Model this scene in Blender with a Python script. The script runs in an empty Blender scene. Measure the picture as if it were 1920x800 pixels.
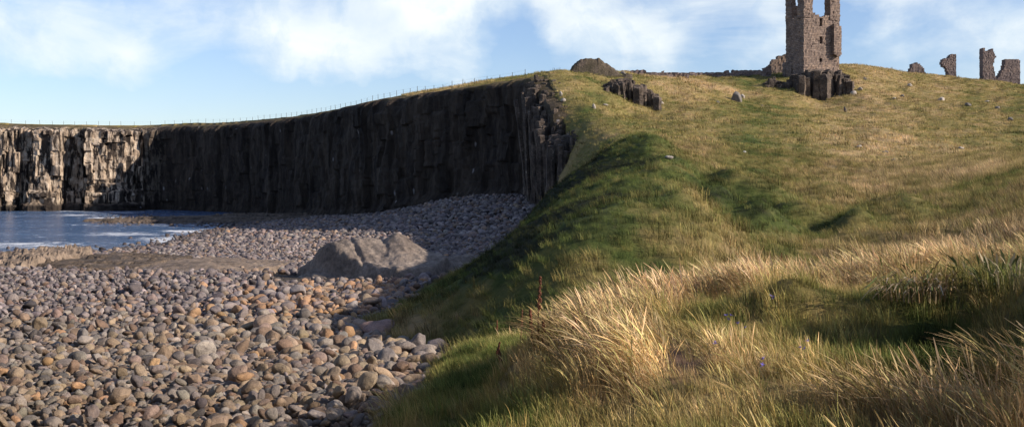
import bpy, math, random
import numpy as np
from mathutils import Vector, Matrix, Euler
random.seed(7); RNG = np.random.default_rng(7)
C = bpy.context.scene.collection
H, F, CX, HY = 7.0, 2000.0, 960.0, 340.0          # eye height, focal in photo pixels, centre, horizon row

def wp(px, py, Y):                                # photo measurement + distance -> world point
    return ((px-CX)/F*Y, Y, H-(py-HY)/F*Y)

# ------------------------------------------------------------------ noise
def _hash(i, j, k, seed):
    n = (i*374761393 + j*668265263 + k*2147483647 + seed*1274126177) & 0xffffffff
    n = ((n ^ (n >> 13)) * 1274126177) & 0xffffffff
    n = (n ^ (n >> 16)) & 0xffffffff
    n = (n * 2246822519) & 0xffffffff
    n = (n ^ (n >> 15)) & 0xffffffff
    return n / 4294967295.0
def vnoise(x, y, z=None, seed=0):
    x = np.asarray(x, float); y = np.asarray(y, float)
    z = np.zeros_like(x) if z is None else np.asarray(z, float)
    xi, yi, zi = np.floor(x).astype(np.int64), np.floor(y).astype(np.int64), np.floor(z).astype(np.int64)
    fx, fy, fz = x-xi, y-yi, z-zi
    fx, fy, fz = fx*fx*(3-2*fx), fy*fy*(3-2*fy), fz*fz*(3-2*fz)
    r = 0
    for a in (0, 1):
        for b in (0, 1):
            for c in (0, 1):
                w = (fx if a else 1-fx)*(fy if b else 1-fy)*(fz if c else 1-fz)
                r = r + w*_hash(xi+a, yi+b, zi+c, seed)
    return r*2-1
def fbm(x, y, z=None, seed=0, octv=4, gain=.5):
    r, a, f, t = 0, 1., 1., 0
    for o in range(octv):
        r = r + a*vnoise(np.asarray(x)*f, np.asarray(y)*f, None if z is None else np.asarray(z)*f, seed+o*17)
        t += a; a *= gain; f *= 2.03
    return r/t

class TPS:
    def __init__(s, pts, reg=1e-4):
        P = np.array([(p[0], p[1]) for p in pts], float); v = np.array([p[2] for p in pts], float)
        s.P = P; n = len(P)
        K = s.k(P, P) + reg*np.eye(n)
        A = np.zeros((n+3, n+3)); A[:n, :n] = K; A[:n, n] = 1; A[:n, n+1:] = P
        A[n, :n] = 1; A[n+1:, :n] = P.T
        s.w = np.linalg.solve(A, np.concatenate([v, np.zeros(3)]))
    def k(s, A, B):
        d = ((A[:, None, :]-B[None])**2).sum(-1)
        return .5*d*np.log(d+1e-12)
    def __call__(s, a, b):
        sh = np.shape(a); Q = np.stack([np.ravel(a), np.ravel(b)], 1); out = np.empty(len(Q))
        n = len(s.P)
        for i in range(0, len(Q), 40000):
            q = Q[i:i+40000]; out[i:i+40000] = s.k(q, s.P)@s.w[:n] + s.w[n] + q@s.w[n+1:]
        return out.reshape(sh)

# ------------------------------------------------------------------ terrain heights
LAND = [ # px, py, Y
 (1300,800,6.6),(1100,800,7.4),(950,800,8),(850,800,9.6),(1500,800,6.6),(1800,800,6.7),(1920,800,6.6),
 (1000,650,10.5),(1100,690,9.2),(1200,640,9.6),(1050,635,11.5),(1200,600,13),(1400,628,9.6),(1400,556,13.5),(1600,545,14),
 (1700,534,15),(1900,518,15),(1650,640,8.9),(1780,640,9.0),(1600,600,10.),(1760,575,10),(1880,560,10),(1880,690,8.2),
 (900,700,15),(900,760,10.6),(850,667,20),(832,648,26),(950,652,17),(780,738,16),(712,800,12.1),(770,770,12.6),(840,720,14),
 # hollow behind the foreground crest
 (1050,635,20),(1200,615,20),(1400,585,20),(1550,565,20),(1700,545,20),(1900,520,21),
 (1000,590,24),(1200,552,24),(1400,530,26),(1550,505,27),(1700,480,28),(1900,460,28),
 # bank, three cross sections
 (690,632,29),(740,610,28),(800,580,28),(880,530,28),(960,476,28),(1050,425,28),(1130,400,28),(1250,398,28),(1320,415,29),
 (730,612,35),(800,575,35),(870,525,35),(960,462,35),(1040,405,35),(1110,376,35),(1200,368,35),(1260,366,35),(1330,392,36),(1500,440,35),(1700,432,36),(1900,418,36),
 (790,556,45),(860,518,45),(930,470,45),(1000,424,45),(1070,372,45),(1145,336,45),(1225,332,45),(1270,338,45),(1330,350,46),(1410,366,46),(1500,380,46),(1700,400,46),(1900,385,46),
 (850,514,55),(915,478,55),(985,418,55),(1050,362,55),(1120,318,55),(1190,296,55),(1250,292,55),(1320,312,56),(1500,358,60),(1700,362,60),(1900,360,62),
 (920,495,62),(985,420,62),(1040,360,62),(1100,316,62),(1180,266,64),(1240,276,64),(1320,294,66),(1500,308,80),(1700,325,80),(1900,325,82),
 (960,472,72),(1040,410,72),(1100,365,72),(1180,272,73),(1240,280,73),(1300,285,75),
 (1000,445,80),(1100,385,80),(1180,276,81),(1300,282,82),
 (1085,322,90),(1040,405,92),(1130,292,92),(1000,445,95),(960,470,90),(1170,268,91),(1112,290,98),(1075,318,100),(1045,388,102),
 (1150,257,98),(1200,255,98),(1300,262,98),(1500,268,100),(1700,290,100),(1900,290,105),
 (1100,232,107),(1060,208,117),(1150,218,115),(1300,215,120),(1500,215,135),(1700,225,135),(1900,225,140),
 (1540,192,168),(1480,168,170),(1600,170,172),(1540,142,181),(1190,200,129),(1150,178,129),(1225,205,131),(1180,152,140),(1040,150,130),(1035,140,133),(1120,160,135),(1300,172,150),(1400,188,160),(1700,185,170),(1900,195,170),
 (1040,139,150),(1140,136,158),(1200,141,162),(1300,146,175),(1400,146,182),(1470,140,188),(1600,124,205),(1700,137,215),(1800,149,225),(1920,160,230),
 (2050,172,230),(2050,300,100),(2050,400,40),(2100,470,15),(2200,640,8),
 # cliff top and beyond
 (985,147,141),(900,158,150),(830,171,157),(760,179,168),(700,190,181),(640,203,197),(560,217,221),(440,228,250),(330,232,265),(200,235,266),(0,230,262),(-150,224,250),(-500,205,225),
 (1040,190,220),(1200,215,260),(1400,215,280),(1600,180,290),(1800,190,300),(2000,200,300),
 (900,220,230),(700,235,280),(500,255,350),(200,265,380),(-200,265,380),
 (1000,300,480),(1500,290,480),(2000,290,480),(400,300,520),(-300,300,520),
]
def zfix(px, Y, z): return ((px-CX)/F*3, math.log(Y), z)
LP = []
for px, py, Y in LAND:
    x, y, z = wp(px, py, Y); LP.append((x/y*3, math.log(y), z))
for px, Y, z in [(500,8,3.2),(500,12,1),(500,20,.2),(500,35,0),(500,60,0),(650,14,2.4),(650,20,1.2),(700,28,1.2),(650,45,.9),(780,60,.9),(100,10,2),(100,30,0),(800,75,0),(900,85,1.5),(500,85,0),(-300,40,0),(300,60,-.5),(300,75,-1),(300,92,-1.5),(0,75,-1),(0,95,-2),(-300,80,-2),(100,55,-.5),(600,75,-.5),(500,98,-1.5),(650,98,-1),(0,45,-.3),
                 (1300,3,5.4),(900,3,5.4),(400,3,5.2),(1900,3,5.5),(1300,1.2,5.4),(300,1.2,5.4),(2300,1.2,5.5)]:
    LP.append(zfix(px, Y, z))
land_tps = TPS(LP, 2e-3)
CLIFF = [(1148,257,97),(1118,247,101),(1088,236,106),(1056,206,116),(1040,165,126),(1032,140,132),(985,146,140),(900,157,149),(830,170,156),(760,178,167),(700,189,180),
         (640,202,196),(560,216,220),(500,222,236),(440,227,249),(380,230,259),(325,232,266),(285,234,270),(262,235,269),(200,235,264),(120,234,262),(60,232,263),(0,230,261),(-80,227,256),(-200,222,246),(-450,208,228),(-800,190,205)]
CL = np.array([wp(*c) for c in CLIFF])
# resample with smoothing
def resample(P, step):
    seg = np.linalg.norm(np.diff(P[:, :2], axis=0), axis=1); s = np.concatenate([[0], np.cumsum(seg)])
    t = np.arange(0, s[-1], step)
    return np.stack([np.interp(t, s, P[:, i]) for i in range(P.shape[1])], 1), t
def smooth(P, n):
    P = P.copy()
    for _ in range(n): P[1:-1] = (P[:-2]+2*P[1:-1]+P[2:])/4
    return P
CLr, CLs = resample(CL, 1.0); CLr = smooth(CLr, 12)[11:]
POLY = np.array(list(map(tuple, CLr[:, :2])) + [(-500, 150), (-500, 70), (wp(-300,0,75)[0], 75), (wp(850,0,88)[0], 88), (wp(1000,0,104)[0], 104), (wp(1060,0,106)[0], 106)])
def inside(x, y):
    r = np.zeros(np.shape(x), bool); P = POLY
    for i in range(len(P)):
        x1, y1 = P[i]; x2, y2 = P[i-1]
        if y1 == y2: continue
        c = ((y1 > y) != (y2 > y)) & (x < (x2-x1)*(y-y1)/(y2-y1)+x1)
        r ^= c
    return r
def dist_cl(x, y):
    x = np.ravel(x); y = np.ravel(y); out = np.empty(len(x)); P = CLr[::2, :2]; A = P[:-1]; B = P[1:]; D = B-A; L = (D**2).sum(1)
    for i in range(0, len(x), 8000):
        q = np.stack([x[i:i+8000], y[i:i+8000]], 1)[:, None]
        t = np.clip(((q-A)*D).sum(-1)/L, 0, 1)[..., None]
        out[i:i+8000] = np.sqrt(((q-A-t*D)**2).sum(-1).min(1))
    return out
def sstep(a, b, x): t = np.clip((x-a)/(b-a), 0, 1); return t*t*(3-2*t)
def gb(px, Y, x, y, rx, rl):                       # soft patch around a ground position
    u = (x/np.maximum(y, .5))*F+CX
    return np.exp(-((u-px)/rx)**2-((np.log(np.maximum(y, .5))-math.log(Y))/rl)**2)
def ball(cx, cy, r, x, y, ry=None): return np.exp(-((x-cx)/r)**2-((y-cy)/(ry or r))**2)
def land_z(x, y, cut=True):
    x = np.asarray(x, float); y = np.asarray(y, float); yy = np.maximum(y, 1.)
    z = land_tps(np.clip(x/yy, -1.6, 1.6)*3, np.log(yy))
    # tussocks and hummocks
    near = sstep(45, 15, y)
    z = z + near*(.10*fbm(x*1.3, y*1.3, seed=5, octv=4) + .05*np.abs(fbm(x*3.1, y*3.1, seed=8, octv=2)))
    mid = sstep(18, 34, y)*sstep(130, 70, y)
    z = z + mid*(.55*fbm(x*.22+.15*y*.2, y*.26, seed=21, octv=3) + .22*fbm(x*.9, y*.7, seed=22, octv=3))
    far = sstep(85, 120, y)*sstep(320, 240, y)
    z = z + sstep(95, 130, y)*.22*fbm(x*.16, y*.16, seed=33, octv=4)
    slope = far*sstep(-5, 12, x)
    z = z + slope*(.45*fbm(x*.12, y*.16, seed=31, octv=3) + .50*fbm(x*.45, y*.35, seed=32, octv=3))
    # small banks in the foreground: unseen mound added past the right edge so its shadow fills the hollow
    z = z + 1.0*ball(4.6, 8.7, .45, x, y, .42) + .28*ball(4.1, 9.9, 1.0, x, y, .5)
    z = z - .38*ball(3.45, 8.75, .8, x, y, .4)
    z = z + .35*ball(2.7, 10.2, .5, x, y, .4) + .12*ball(3.1, 7.7, .3, x, y)
    # rill banks across the far dune, casting the slanting shadows
    for px, Y, rx, rl, h in [(1300,31,45,.05,.6),(1340,38,45,.05,.7),(1240,34,30,.05,.4),(1430,36,45,.05,.7),(1600,37,50,.05,.8),(1720,42,50,.05,.8),(1370,46,40,.05,.9),(1255,47,60,.09,.9),(1440,44,55,.05,.8),(1640,42,60,.05,.8),(1340,53,70,.05,.3),(1560,52,60,.04,.7),(1800,62,60,.05,.5),(1890,58,50,.07,.9),(1500,40,50,.05,.6),(1230,60,40,.06,.8),(1700,55,80,.04,.5)]:
        z = z + 1.0*h*gb(px, Y, x, y, rx, rl)
    if cut:
        m = inside(x, y)
        zr = np.ravel(z).copy(); mr = np.ravel(m)
        if mr.any():
            d = dist_cl(np.ravel(x)[mr], np.ravel(y)[mr])
            zr[mr] = np.maximum(zr[mr]-np.maximum(0, d-.2)*40, -2.5)
        z = zr.reshape(np.shape(z))
    return z
BEACH = [(0,800,12.8),(400,800,12.6),(750,800,12),(0,690,20.5),(400,690,20.5),(800,690,20.5),(0,645,28),(400,645,28),(800,645,28),(0,612,35.5),(400,612,35.5),(780,614,35.5),(400,520,56),(0,520,56),(700,525,54),(880,505,58),
 (0,482,84),(0,476,102),(200,474,103),(250,476,92),(300,462,114),(370,437,144),(500,470,92),(700,462,98),(900,450,96),(960,420,105),
 (900,395,122),(1000,378,124),(1040,363,126),(960,367,136),(880,368,146),(800,384,152),(700,402,170),(600,407,188),(480,414,190),(400,420,176),(330,420,176),(200,420,178),(130,428,172),
 (400,407,212),(560,406,210),(440,428,156),(440,405,230),(330,406,226)]
BP = []
for px, py, Y in BEACH:
    x, y, z = wp(px, py, Y); BP.append((x/y*3, math.log(y), z))
for px, Y, z in [(-400,20,3.3),(-400,60,1.8),(-400,85,.8),(-400,105,-.6),(100,125,-.5),(0,160,-.9),(150,145,-.6),(330,160,-.35),(50,200,-1),(200,215,-.25),(320,205,-.1),(0,262,-.3),(150,255,-.1),(250,255,.0),(-300,240,-1),
                 (1200,20,3.),(1200,40,2.2),(1100,80,3.4),(1150,100,5.5),(700,9,4),(200,9,4),(1200,9,4),(200,75,1.25)]:
    BP.append(zfix(px, Y, z))
beach_tps = TPS(BP, 1e-3)
def beach_z(x, y):
    yy = np.maximum(y, 3.)
    z = beach_tps(np.clip(np.asarray(x)/yy, -1.2, .8)*3, np.log(yy))
    return z + .10*fbm(np.asarray(x)*.35, np.asarray(y)*.35, seed=41, octv=3)*sstep(200, 90, y)+.05*fbm(np.asarray(x)*.9, np.asarray(y)*.9, seed=42, octv=2)

# ------------------------------------------------------------------ object helpers
def tag(o, label=None, cat=None, group=None, kind=None):
    if label: o['label'] = label
    if cat: o['category'] = cat
    if group: o['group'] = group
    if kind: o['kind'] = kind
    return o
def mesh_np(name, V, faces, mat=None, smooth_=True, attrs=None):
    me = bpy.data.meshes.new(name)
    V = np.asarray(V, np.float32); 
    if isinstance(faces, np.ndarray):
        nf, k = faces.shape; me.vertices.add(len(V)); me.vertices.foreach_set('co', V.ravel())
        me.loops.add(nf*k); me.loops.foreach_set('vertex_index', faces.ravel().astype(np.int32))
        me.polygons.add(nf); me.polygons.foreach_set('loop_start', np.arange(0, nf*k, k, dtype=np.int32))
        me.update(calc_edges=True)
    else:
        me.from_pydata([tuple(v) for v in V.tolist()], [], [tuple(f) for f in faces]); me.update()
    me.polygons.foreach_set('use_smooth', np.full(len(me.polygons), smooth_, bool))
    for an, arr in (attrs or {}).items():
        arr = np.asarray(arr, np.float32)
        if arr.ndim == 1: me.attributes.new(an, 'FLOAT', 'POINT').data.foreach_set('value', arr)
        else: me.attributes.new(an, 'FLOAT_COLOR', 'POINT').data.foreach_set('color', np.concatenate([arr, np.ones((len(arr), 1), np.float32)], 1).ravel())
    if mat: me.materials.append(mat)
    return me
def link(name, me, parent=None, loc=None, rot=None, scale=None):
    o = bpy.data.objects.new(name, me); C.objects.link(o)
    if parent: o.parent = parent
    if loc is not None: o.location = loc
    if rot is not None: o.rotation_euler = rot
    if scale is not None: o.scale = scale
    return o
def empty(name, loc, rz=0):
    o = bpy.data.objects.new(name, None); C.objects.link(o); o.location = loc; o.rotation_euler = (0, 0, rz); o.empty_display_size = .2
    return o
def grid_faces(nu, nv):
    i = np.arange(nu-1)[:, None]*nv+np.arange(nv-1)[None]
    return np.stack([i, i+nv, i+nv+1, i+1], -1).reshape(-1, 4)

# ------------------------------------------------------------------ materials
def new_mat(name, rough=.9, spec=.2):
    m = bpy.data.materials.new(name); m.use_nodes = True; nt = m.node_tree
    b = nt.nodes['Principled BSDF']; b.inputs['Roughness'].default_value = rough; b.inputs['Specular IOR Level'].default_value = spec
    return m, nt, b
def N(nt, t, **kw):
    n = nt.nodes.new(t)
    for k, v in kw.items():
        if k.startswith('i_'):
            key = k[2:]; key = int(key) if key.isdigit() else key.replace('_', ' ')
            n.inputs[key].default_value = v
        else: setattr(n, k, v)
    return n
def noise(nt, scale, detail=6, rough=.6, vec=None, dist=0.):
    n = N(nt, 'ShaderNodeTexNoise'); n.inputs['Scale'].default_value = scale; n.inputs['Detail'].default_value = detail; n.inputs['Roughness'].default_value = rough; n.inputs['Distortion'].default_value = dist
    if vec is not None: nt.links.new(vec, n.inputs['Vector'])
    return n.outputs['Fac']
def ramp(nt, src, stops, interp='LINEAR'):
    r = N(nt, 'ShaderNodeValToRGB'); r.color_ramp.interpolation = interp; e = r.color_ramp.elements
    while len(e) < len(stops): e.new(.5)
    for el, (p, c) in zip(e, stops):
        el.position = p; el.color = (*c, 1) if len(c) == 3 else c
    nt.links.new(src, r.inputs[0]); return r.outputs[0]
def mix(nt, a, b, f, mode='MIX'):
    m = N(nt, 'ShaderNodeMix', data_type='RGBA', blend_type=mode)
    for s, v in ((0, f), (6, a), (7, b)):
        if hasattr(v, 'is_output') or isinstance(v, bpy.types.NodeSocket): nt.links.new(v, m.inputs[s])
        else: m.inputs[s].default_value = v if s == 0 else ((*v, 1) if len(v) == 3 else v)
    return m.outputs[2]
def objco(nt, stretch=None):
    tc = N(nt, 'ShaderNodeTexCoord').outputs['Object']
    if stretch:
        mp = N(nt, 'ShaderNodeMapping'); mp.inputs['Scale'].default_value = stretch; nt.links.new(tc, mp.inputs[0]); return mp.outputs[0]
    return tc
def bump(nt, b, src, dist=.05, strength=1.):
    n = N(nt, 'ShaderNodeBump'); n.inputs['Distance'].default_value = dist; n.inputs['Strength'].default_value = strength
    nt.links.new(src, n.inputs['Height']); nt.links.new(n.outputs[0], b.inputs['Normal'])
def attr(nt, name, typ='GEOMETRY', out='Color'):
    return N(nt, 'ShaderNodeAttribute', attribute_name=name, attribute_type=typ).outputs[out]

def rock_mat(name, cols, scale=1.2, bumpd=.08, pale=None, pale_t=(.62, .68)):
    m, nt, b = new_mat(name); v = objco(nt)
    c = ramp(nt, noise(nt, scale, 8, .65, v), [(.3, cols[0]), (.5, cols[1]), (.7, cols[2])])
    f = noise(nt, scale*7, 5, .7, v)
    c = mix(nt, c, ramp(nt, f, [(.35, (.55, .55, .55)), (.65, (1.25, 1.2, 1.15))]), 1., 'MULTIPLY')
    if pale:
        c = mix(nt, c, pale, ramp(nt, noise(nt, scale*2.3, 6, .7, v, .4), [(pale_t[0], (0, 0, 0)), (pale_t[1], (1, 1, 1))]))
    nt.links.new(c, b.inputs['Base Color'])
    bump(nt, b, noise(nt, scale*5, 8, .7, v), bumpd)
    return m

M_land, nt, b = new_mat('turf_ground', .95, .1)
v = objco(nt); c = attr(nt, 'gcol')
c = mix(nt, c, ramp(nt, noise(nt, 3.0, 8, .7, v), [(.3, (.55, .6, .5)), (.5, (1, 1, 1)), (.7, (1.35, 1.25, 1.1))]), 1., 'MULTIPLY')
c = mix(nt, c, ramp(nt, noise(nt, .45, 6, .7, v), [(.35, (.8, .85, .75)), (.65, (1.2, 1.12, 1.1))]), 1., 'MULTIPLY')
nt.links.new(c, b.inputs['Base Color']); bump(nt, b, noise(nt, 6, 8, .75, v), .15)

M_beach, nt, b = new_mat('shingle_bed', .95, .1)
v = objco(nt)
vo = N(nt, 'ShaderNodeTexVoronoi'); vo.inputs['Scale'].default_value = 6; nt.links.new(v, vo.inputs['Vector'])
c = ramp(nt, vo.outputs['Distance'], [(0, (.16, .14, .12)), (.45, (.09, .08, .07)), (.8, (.03, .028, .026))])
c = mix(nt, c, ramp(nt, noise(nt, 1.5, 5, .6, v), [(.35, (.6, .6, .62)), (.65, (1.1, 1, .9))]), 1., 'MULTIPLY')
nt.links.new(c, b.inputs['Base Color']); bump(nt, b, vo.outputs['Distance'], -.12)

def stone_surface(nt, b, base):
    v = objco(nt); oi = N(nt, 'ShaderNodeObjectInfo').outputs['Random']
    ad = N(nt, 'ShaderNodeVectorMath', operation='ADD'); nt.links.new(v, ad.inputs[0]); nt.links.new(oi, ad.inputs[1]); v = ad.outputs[0]
    c = mix(nt, base, ramp(nt, noise(nt, 3, 7, .7, v), [(.3, (.6, .6, .62)), (.5, (1, 1, 1)), (.7, (1.25, 1.22, 1.15))]), 1., 'MULTIPLY')
    c = mix(nt, c, ramp(nt, noise(nt, 22, 4, .7, v), [(.35, (.75, .75, .75)), (.65, (1.15, 1.15, 1.15))]), 1., 'MULTIPLY')
    nt.links.new(c, b.inputs['Base Color']); bump(nt, b, noise(nt, 9, 6, .7, v), .035)
M_boulder, nt, b = new_mat('beach_stone', .88, .25)
stone_surface(nt, b, N(nt, 'ShaderNodeObjectInfo').outputs['Color'])
M_pebble, nt, b = new_mat('beach_stone_mass', .88, .25)
stone_surface(nt, b, attr(nt, 'tint', 'INSTANCER'))

M_big = rock_mat('smooth_rock', [(.10,.082,.072), (.205,.17,.145), (.29,.245,.21)], .5, .14)
M_shelf = rock_mat('shelf_rock', [(.09,.07,.055), (.20,.155,.12), (.28,.22,.17)], .5, .12)
M_reef = rock_mat('reef_rock', [(.035,.03,.026), (.11,.085,.065), (.22,.17,.13)], .7, .2)
M_crag = rock_mat('crag_rock', [(.03,.026,.025), (.09,.072,.06), (.20,.16,.13)], .7, .25, (.38,.33,.27), (.62,.70))
M_hillrock = rock_mat('hill_rock', [(.10,.09,.085), (.18,.16,.14), (.30,.27,.23)], .9, .1)

# castle masonry
def masonry_mat(name, a, b_, c_):
    m, nt, b = new_mat(name); v = objco(nt)
    br = N(nt, 'ShaderNodeTexBrick'); br.inputs['Scale'].default_value = 1.0
    br.inputs['Brick Width'].default_value = .62; br.inputs['Row Height'].default_value = .3; br.inputs['Mortar Size'].default_value = .025; br.offset = .5
    br.inputs['Color1'].default_value = (*a, 1); br.inputs['Color2'].default_value = (*b_, 1); br.inputs['Mortar'].default_value = (*c_, 1)
    sp = N(nt, 'ShaderNodeSeparateXYZ'); nt.links.new(v, sp.inputs[0]); cb = N(nt, 'ShaderNodeCombineXYZ')
    s_ = N(nt, 'ShaderNodeMath', operation='ADD'); nt.links.new(sp.outputs[0], s_.inputs[0]); nt.links.new(sp.outputs[1], s_.inputs[1])
    nt.links.new(s_.outputs[0], cb.inputs[0]); nt.links.new(sp.outputs[2], cb.inputs[1]); nt.links.new(cb.outputs[0], br.inputs['Vector'])
    c = mix(nt, br.outputs['Color'], ramp(nt, noise(nt, .55, 8, .7, v), [(.3, (.5, .48, .5)), (.5, (1, 1, 1)), (.7, (1.4, 1.3, 1.15))]), 1., 'MULTIPLY')
    c = mix(nt, c, ramp(nt, noise(nt, 2.6, 6, .75, v), [(.3, (.65, .65, .67)), (.55, (1, 1, 1)), (.7, (1.3, 1.27, 1.2))]), 1., 'MULTIPLY')
    nt.links.new(c, b.inputs['Base Color']); bump(nt, b, noise(nt, 2.5, 5, .6, v), .06)
    return m
M_wall = masonry_mat('castle_stone', (.17,.125,.105), (.25,.19,.155), (.10,.08,.07))
M_farwall = masonry_mat('far_castle_stone', (.15,.115,.11), (.19,.15,.14), (.09,.075,.07))

# cliff: dark columnar rock, pale lichen and droppings doubling as painted sunlight on the left stretch, turf on the lip
M_cliff, nt, b = new_mat('cliff_rock', .95, .1)
v = objco(nt, (1, 1, .22)); v2 = objco(nt)
c = ramp(nt, noise(nt, .35, 8, .7, v), [(.3, (.014,.012,.012)), (.5, (.034,.027,.023)), (.72, (.085,.066,.052))])
pale = ramp(nt, noise(nt, .9, 4, .6, v, .2), [(.46, (0, 0, 0)), (.55, (1, 1, 1))])
lit = attr(nt, 'pale', out='Fac')
mm = N(nt, 'ShaderNodeMath', operation='MULTIPLY'); nt.links.new(pale, mm.inputs[0]); nt.links.new(lit, mm.inputs[1])
pc = ramp(nt, noise(nt, .6, 5, .7, v2), [(.35, (.20,.15,.11)), (.5, (.36,.28,.21)), (.6, (.52,.43,.34)), (.7, (.26,.20,.11))])
c = mix(nt, c, pc, mm.outputs[0])
vo = N(nt, 'ShaderNodeTexVoronoi'); vo.inputs['Scale'].default_value = .5; vo.inputs['Randomness'].default_value = 1; nt.links.new(objco(nt, (1, 1, .5)), vo.inputs['Vector'])
sp = ramp(nt, vo.outputs['Distance'], [(.07, (1, 1, 1)), (.14, (0, 0, 0))])
spn = ramp(nt, noise(nt, .12, 3, .5, v2), [(.5, (0, 0, 0)), (.6, (1, 1, 1))]); c = mix(nt, c, (.26, .24, .24), mix(nt, sp, spn, 1., 'MULTIPLY'))
c = mix(nt, c, attr(nt, 'gcol'), attr(nt, 'turf', out='Fac'))
nt.links.new(c, b.inputs['Base Color']); bump(nt, b, noise(nt, 1.3, 8, .75, v), .5)

# sea
M_sea, nt, b = new_mat('sea_water', .16, .5)
b.inputs['IOR'].default_value = 1.33
v = objco(nt, (.5, 1, 1))
c = ramp(nt, noise(nt, .08, 5, .6, v), [(.3, (.035,.08,.17)), (.7, (.085,.15,.27))])
fo = attr(nt, 'foam', out='Fac')
fn = ramp(nt, noise(nt, .6, 8, .85, objco(nt, (.6, 1, 1)), .3), [(.36, (.2,)*3), (.64, (.8,)*3)])
ad = N(nt, 'ShaderNodeMath', operation='ADD'); nt.links.new(fn, ad.inputs[0]); nt.links.new(fo, ad.inputs[1])
fm = ramp(nt, ad.outputs[0], [(.68, (0, 0, 0)), (.80, (1, 1, 1))])
c = mix(nt, c, (.72, .74, .78), fm); nt.links.new(c, b.inputs['Base Color'])
nt.links.new(ramp(nt, ad.outputs[0], [(.68, (.16,)*3), (.80, (.9,)*3)]), b.inputs['Roughness'])
bump(nt, b, noise(nt, .45, 9, .75, v), 1.6, .9)

# grass blades
def grass_mat(name, inst=True, trans=.25):
    m, nt, b = new_mat(name, .75, .15)
    c = mix(nt, attr(nt, 'bcol'), attr(nt, 'tint', 'INSTANCER') if inst else (1., 1., 1.), 1., 'MULTIPLY')
    nt.links.new(c, b.inputs['Base Color'])
    tr = N(nt, 'ShaderNodeBsdfTranslucent'); nt.links.new(c, tr.inputs[0])
    ms = N(nt, 'ShaderNodeMixShader'); ms.inputs[0].default_value = trans
    nt.links.new(b.outputs[0], ms.inputs[1]); nt.links.new(tr.outputs[0], ms.inputs[2])
    nt.links.new(ms.outputs[0], nt.nodes['Material Output'].inputs[0]); return m
M_grass = grass_mat('grass_blades'); M_grass1 = grass_mat('tussock_blades', False)
def flat_mat(name, col, rough=.8):
    m, nt, b = new_mat(name, rough, .2); v = objco(nt)
    c = mix(nt, col, ramp(nt, noise(nt, 12, 4, .6, v), [(.3, (.6, .6, .6)), (.7, (1.3, 1.3, 1.3))]), 1., 'MULTIPLY')
    nt.links.new(c, b.inputs['Base Color']); return m
M_post = flat_mat('weathered_post', (.09,.075,.06)); M_wire = flat_mat('fence_wire', (.15,.15,.15), .5)
M_stem = flat_mat('dead_stem', (.10,.045,.025)); M_seed = flat_mat('rust_seeds', (.13,.05,.028)); M_petal = flat_mat('violet_petals', (.20,.16,.55))
M_green_stem = flat_mat('green_stem', (.08,.12,.03)); M_soil = rock_mat('bare_soil', [(.11,.07,.055), (.18,.12,.10), (.26,.18,.15)], 2.5, .04)

# ------------------------------------------------------------------ land colour field
STRAW = np.array([.47, .335, .215]); OLIVE = np.array([.228, .184, .075]); SHADEG = np.array([.022, .027, .012]); GREEN = np.array([.075, .10, .028]); SOIL = np.array([.21, .145, .115])  # darkest green carries painted shade for the bank and the hollow
PATCH = [ # px, Y, rx, rlnY, dryness 0 green darkened as painted shade .. 1 straw, weight
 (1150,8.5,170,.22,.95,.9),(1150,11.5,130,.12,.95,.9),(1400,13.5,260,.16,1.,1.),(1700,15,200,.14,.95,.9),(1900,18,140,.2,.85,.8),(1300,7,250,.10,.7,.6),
 (860,13,110,.45,.12,.9),(1000,7.6,120,.14,.35,.8),(1330,10.3,100,.11,.15,.9),(1600,10.6,150,.13,.12,.95),(1780,11.5,150,.08,.2,.8),(1790,7.9,130,.10,.12,1.),(1745,9.1,95,.07,-.15,1.),(1880,10,90,.10,.15,.8),(1500,7.2,260,.10,.85,.85),(1450,8.6,120,.06,.8,.7),(1820,6.8,150,.08,.8,.8),  # the negative value paints the hollow's shade into the turf
 (1350,37,130,.13,.16,.8),(1580,38,190,.11,.12,.85),(1220,60,60,.12,.30,.6),(990,34,240,.42,-.12,1.),(1200,37,120,.20,.0,.88),(1120,52,110,.20,-.06,.92),(1050,62,90,.16,-.1,.95),(1290,9.0,80,.06,.6,.5),  # lowest values put the bank's shade into the grass colour
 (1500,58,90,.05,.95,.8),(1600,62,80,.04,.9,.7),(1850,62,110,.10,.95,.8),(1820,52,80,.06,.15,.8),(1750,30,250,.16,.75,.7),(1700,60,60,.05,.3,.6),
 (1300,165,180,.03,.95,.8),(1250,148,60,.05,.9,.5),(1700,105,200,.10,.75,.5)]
def dryness_shade(x, y):
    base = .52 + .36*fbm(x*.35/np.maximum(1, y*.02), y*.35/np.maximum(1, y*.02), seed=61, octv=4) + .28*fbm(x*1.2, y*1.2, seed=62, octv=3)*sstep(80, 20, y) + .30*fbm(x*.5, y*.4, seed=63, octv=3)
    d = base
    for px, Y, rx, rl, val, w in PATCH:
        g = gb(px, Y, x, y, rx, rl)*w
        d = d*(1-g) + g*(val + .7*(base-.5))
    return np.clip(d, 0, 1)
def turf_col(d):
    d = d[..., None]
    lo = SHADEG+(GREEN-SHADEG)*np.clip(d/.18, 0, 1)
    return np.where(d < .18, lo, np.where(d < .5, GREEN+(OLIVE-GREEN)*((d-.18)/.32), OLIVE+(STRAW-OLIVE)*(d*2-1)))

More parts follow.
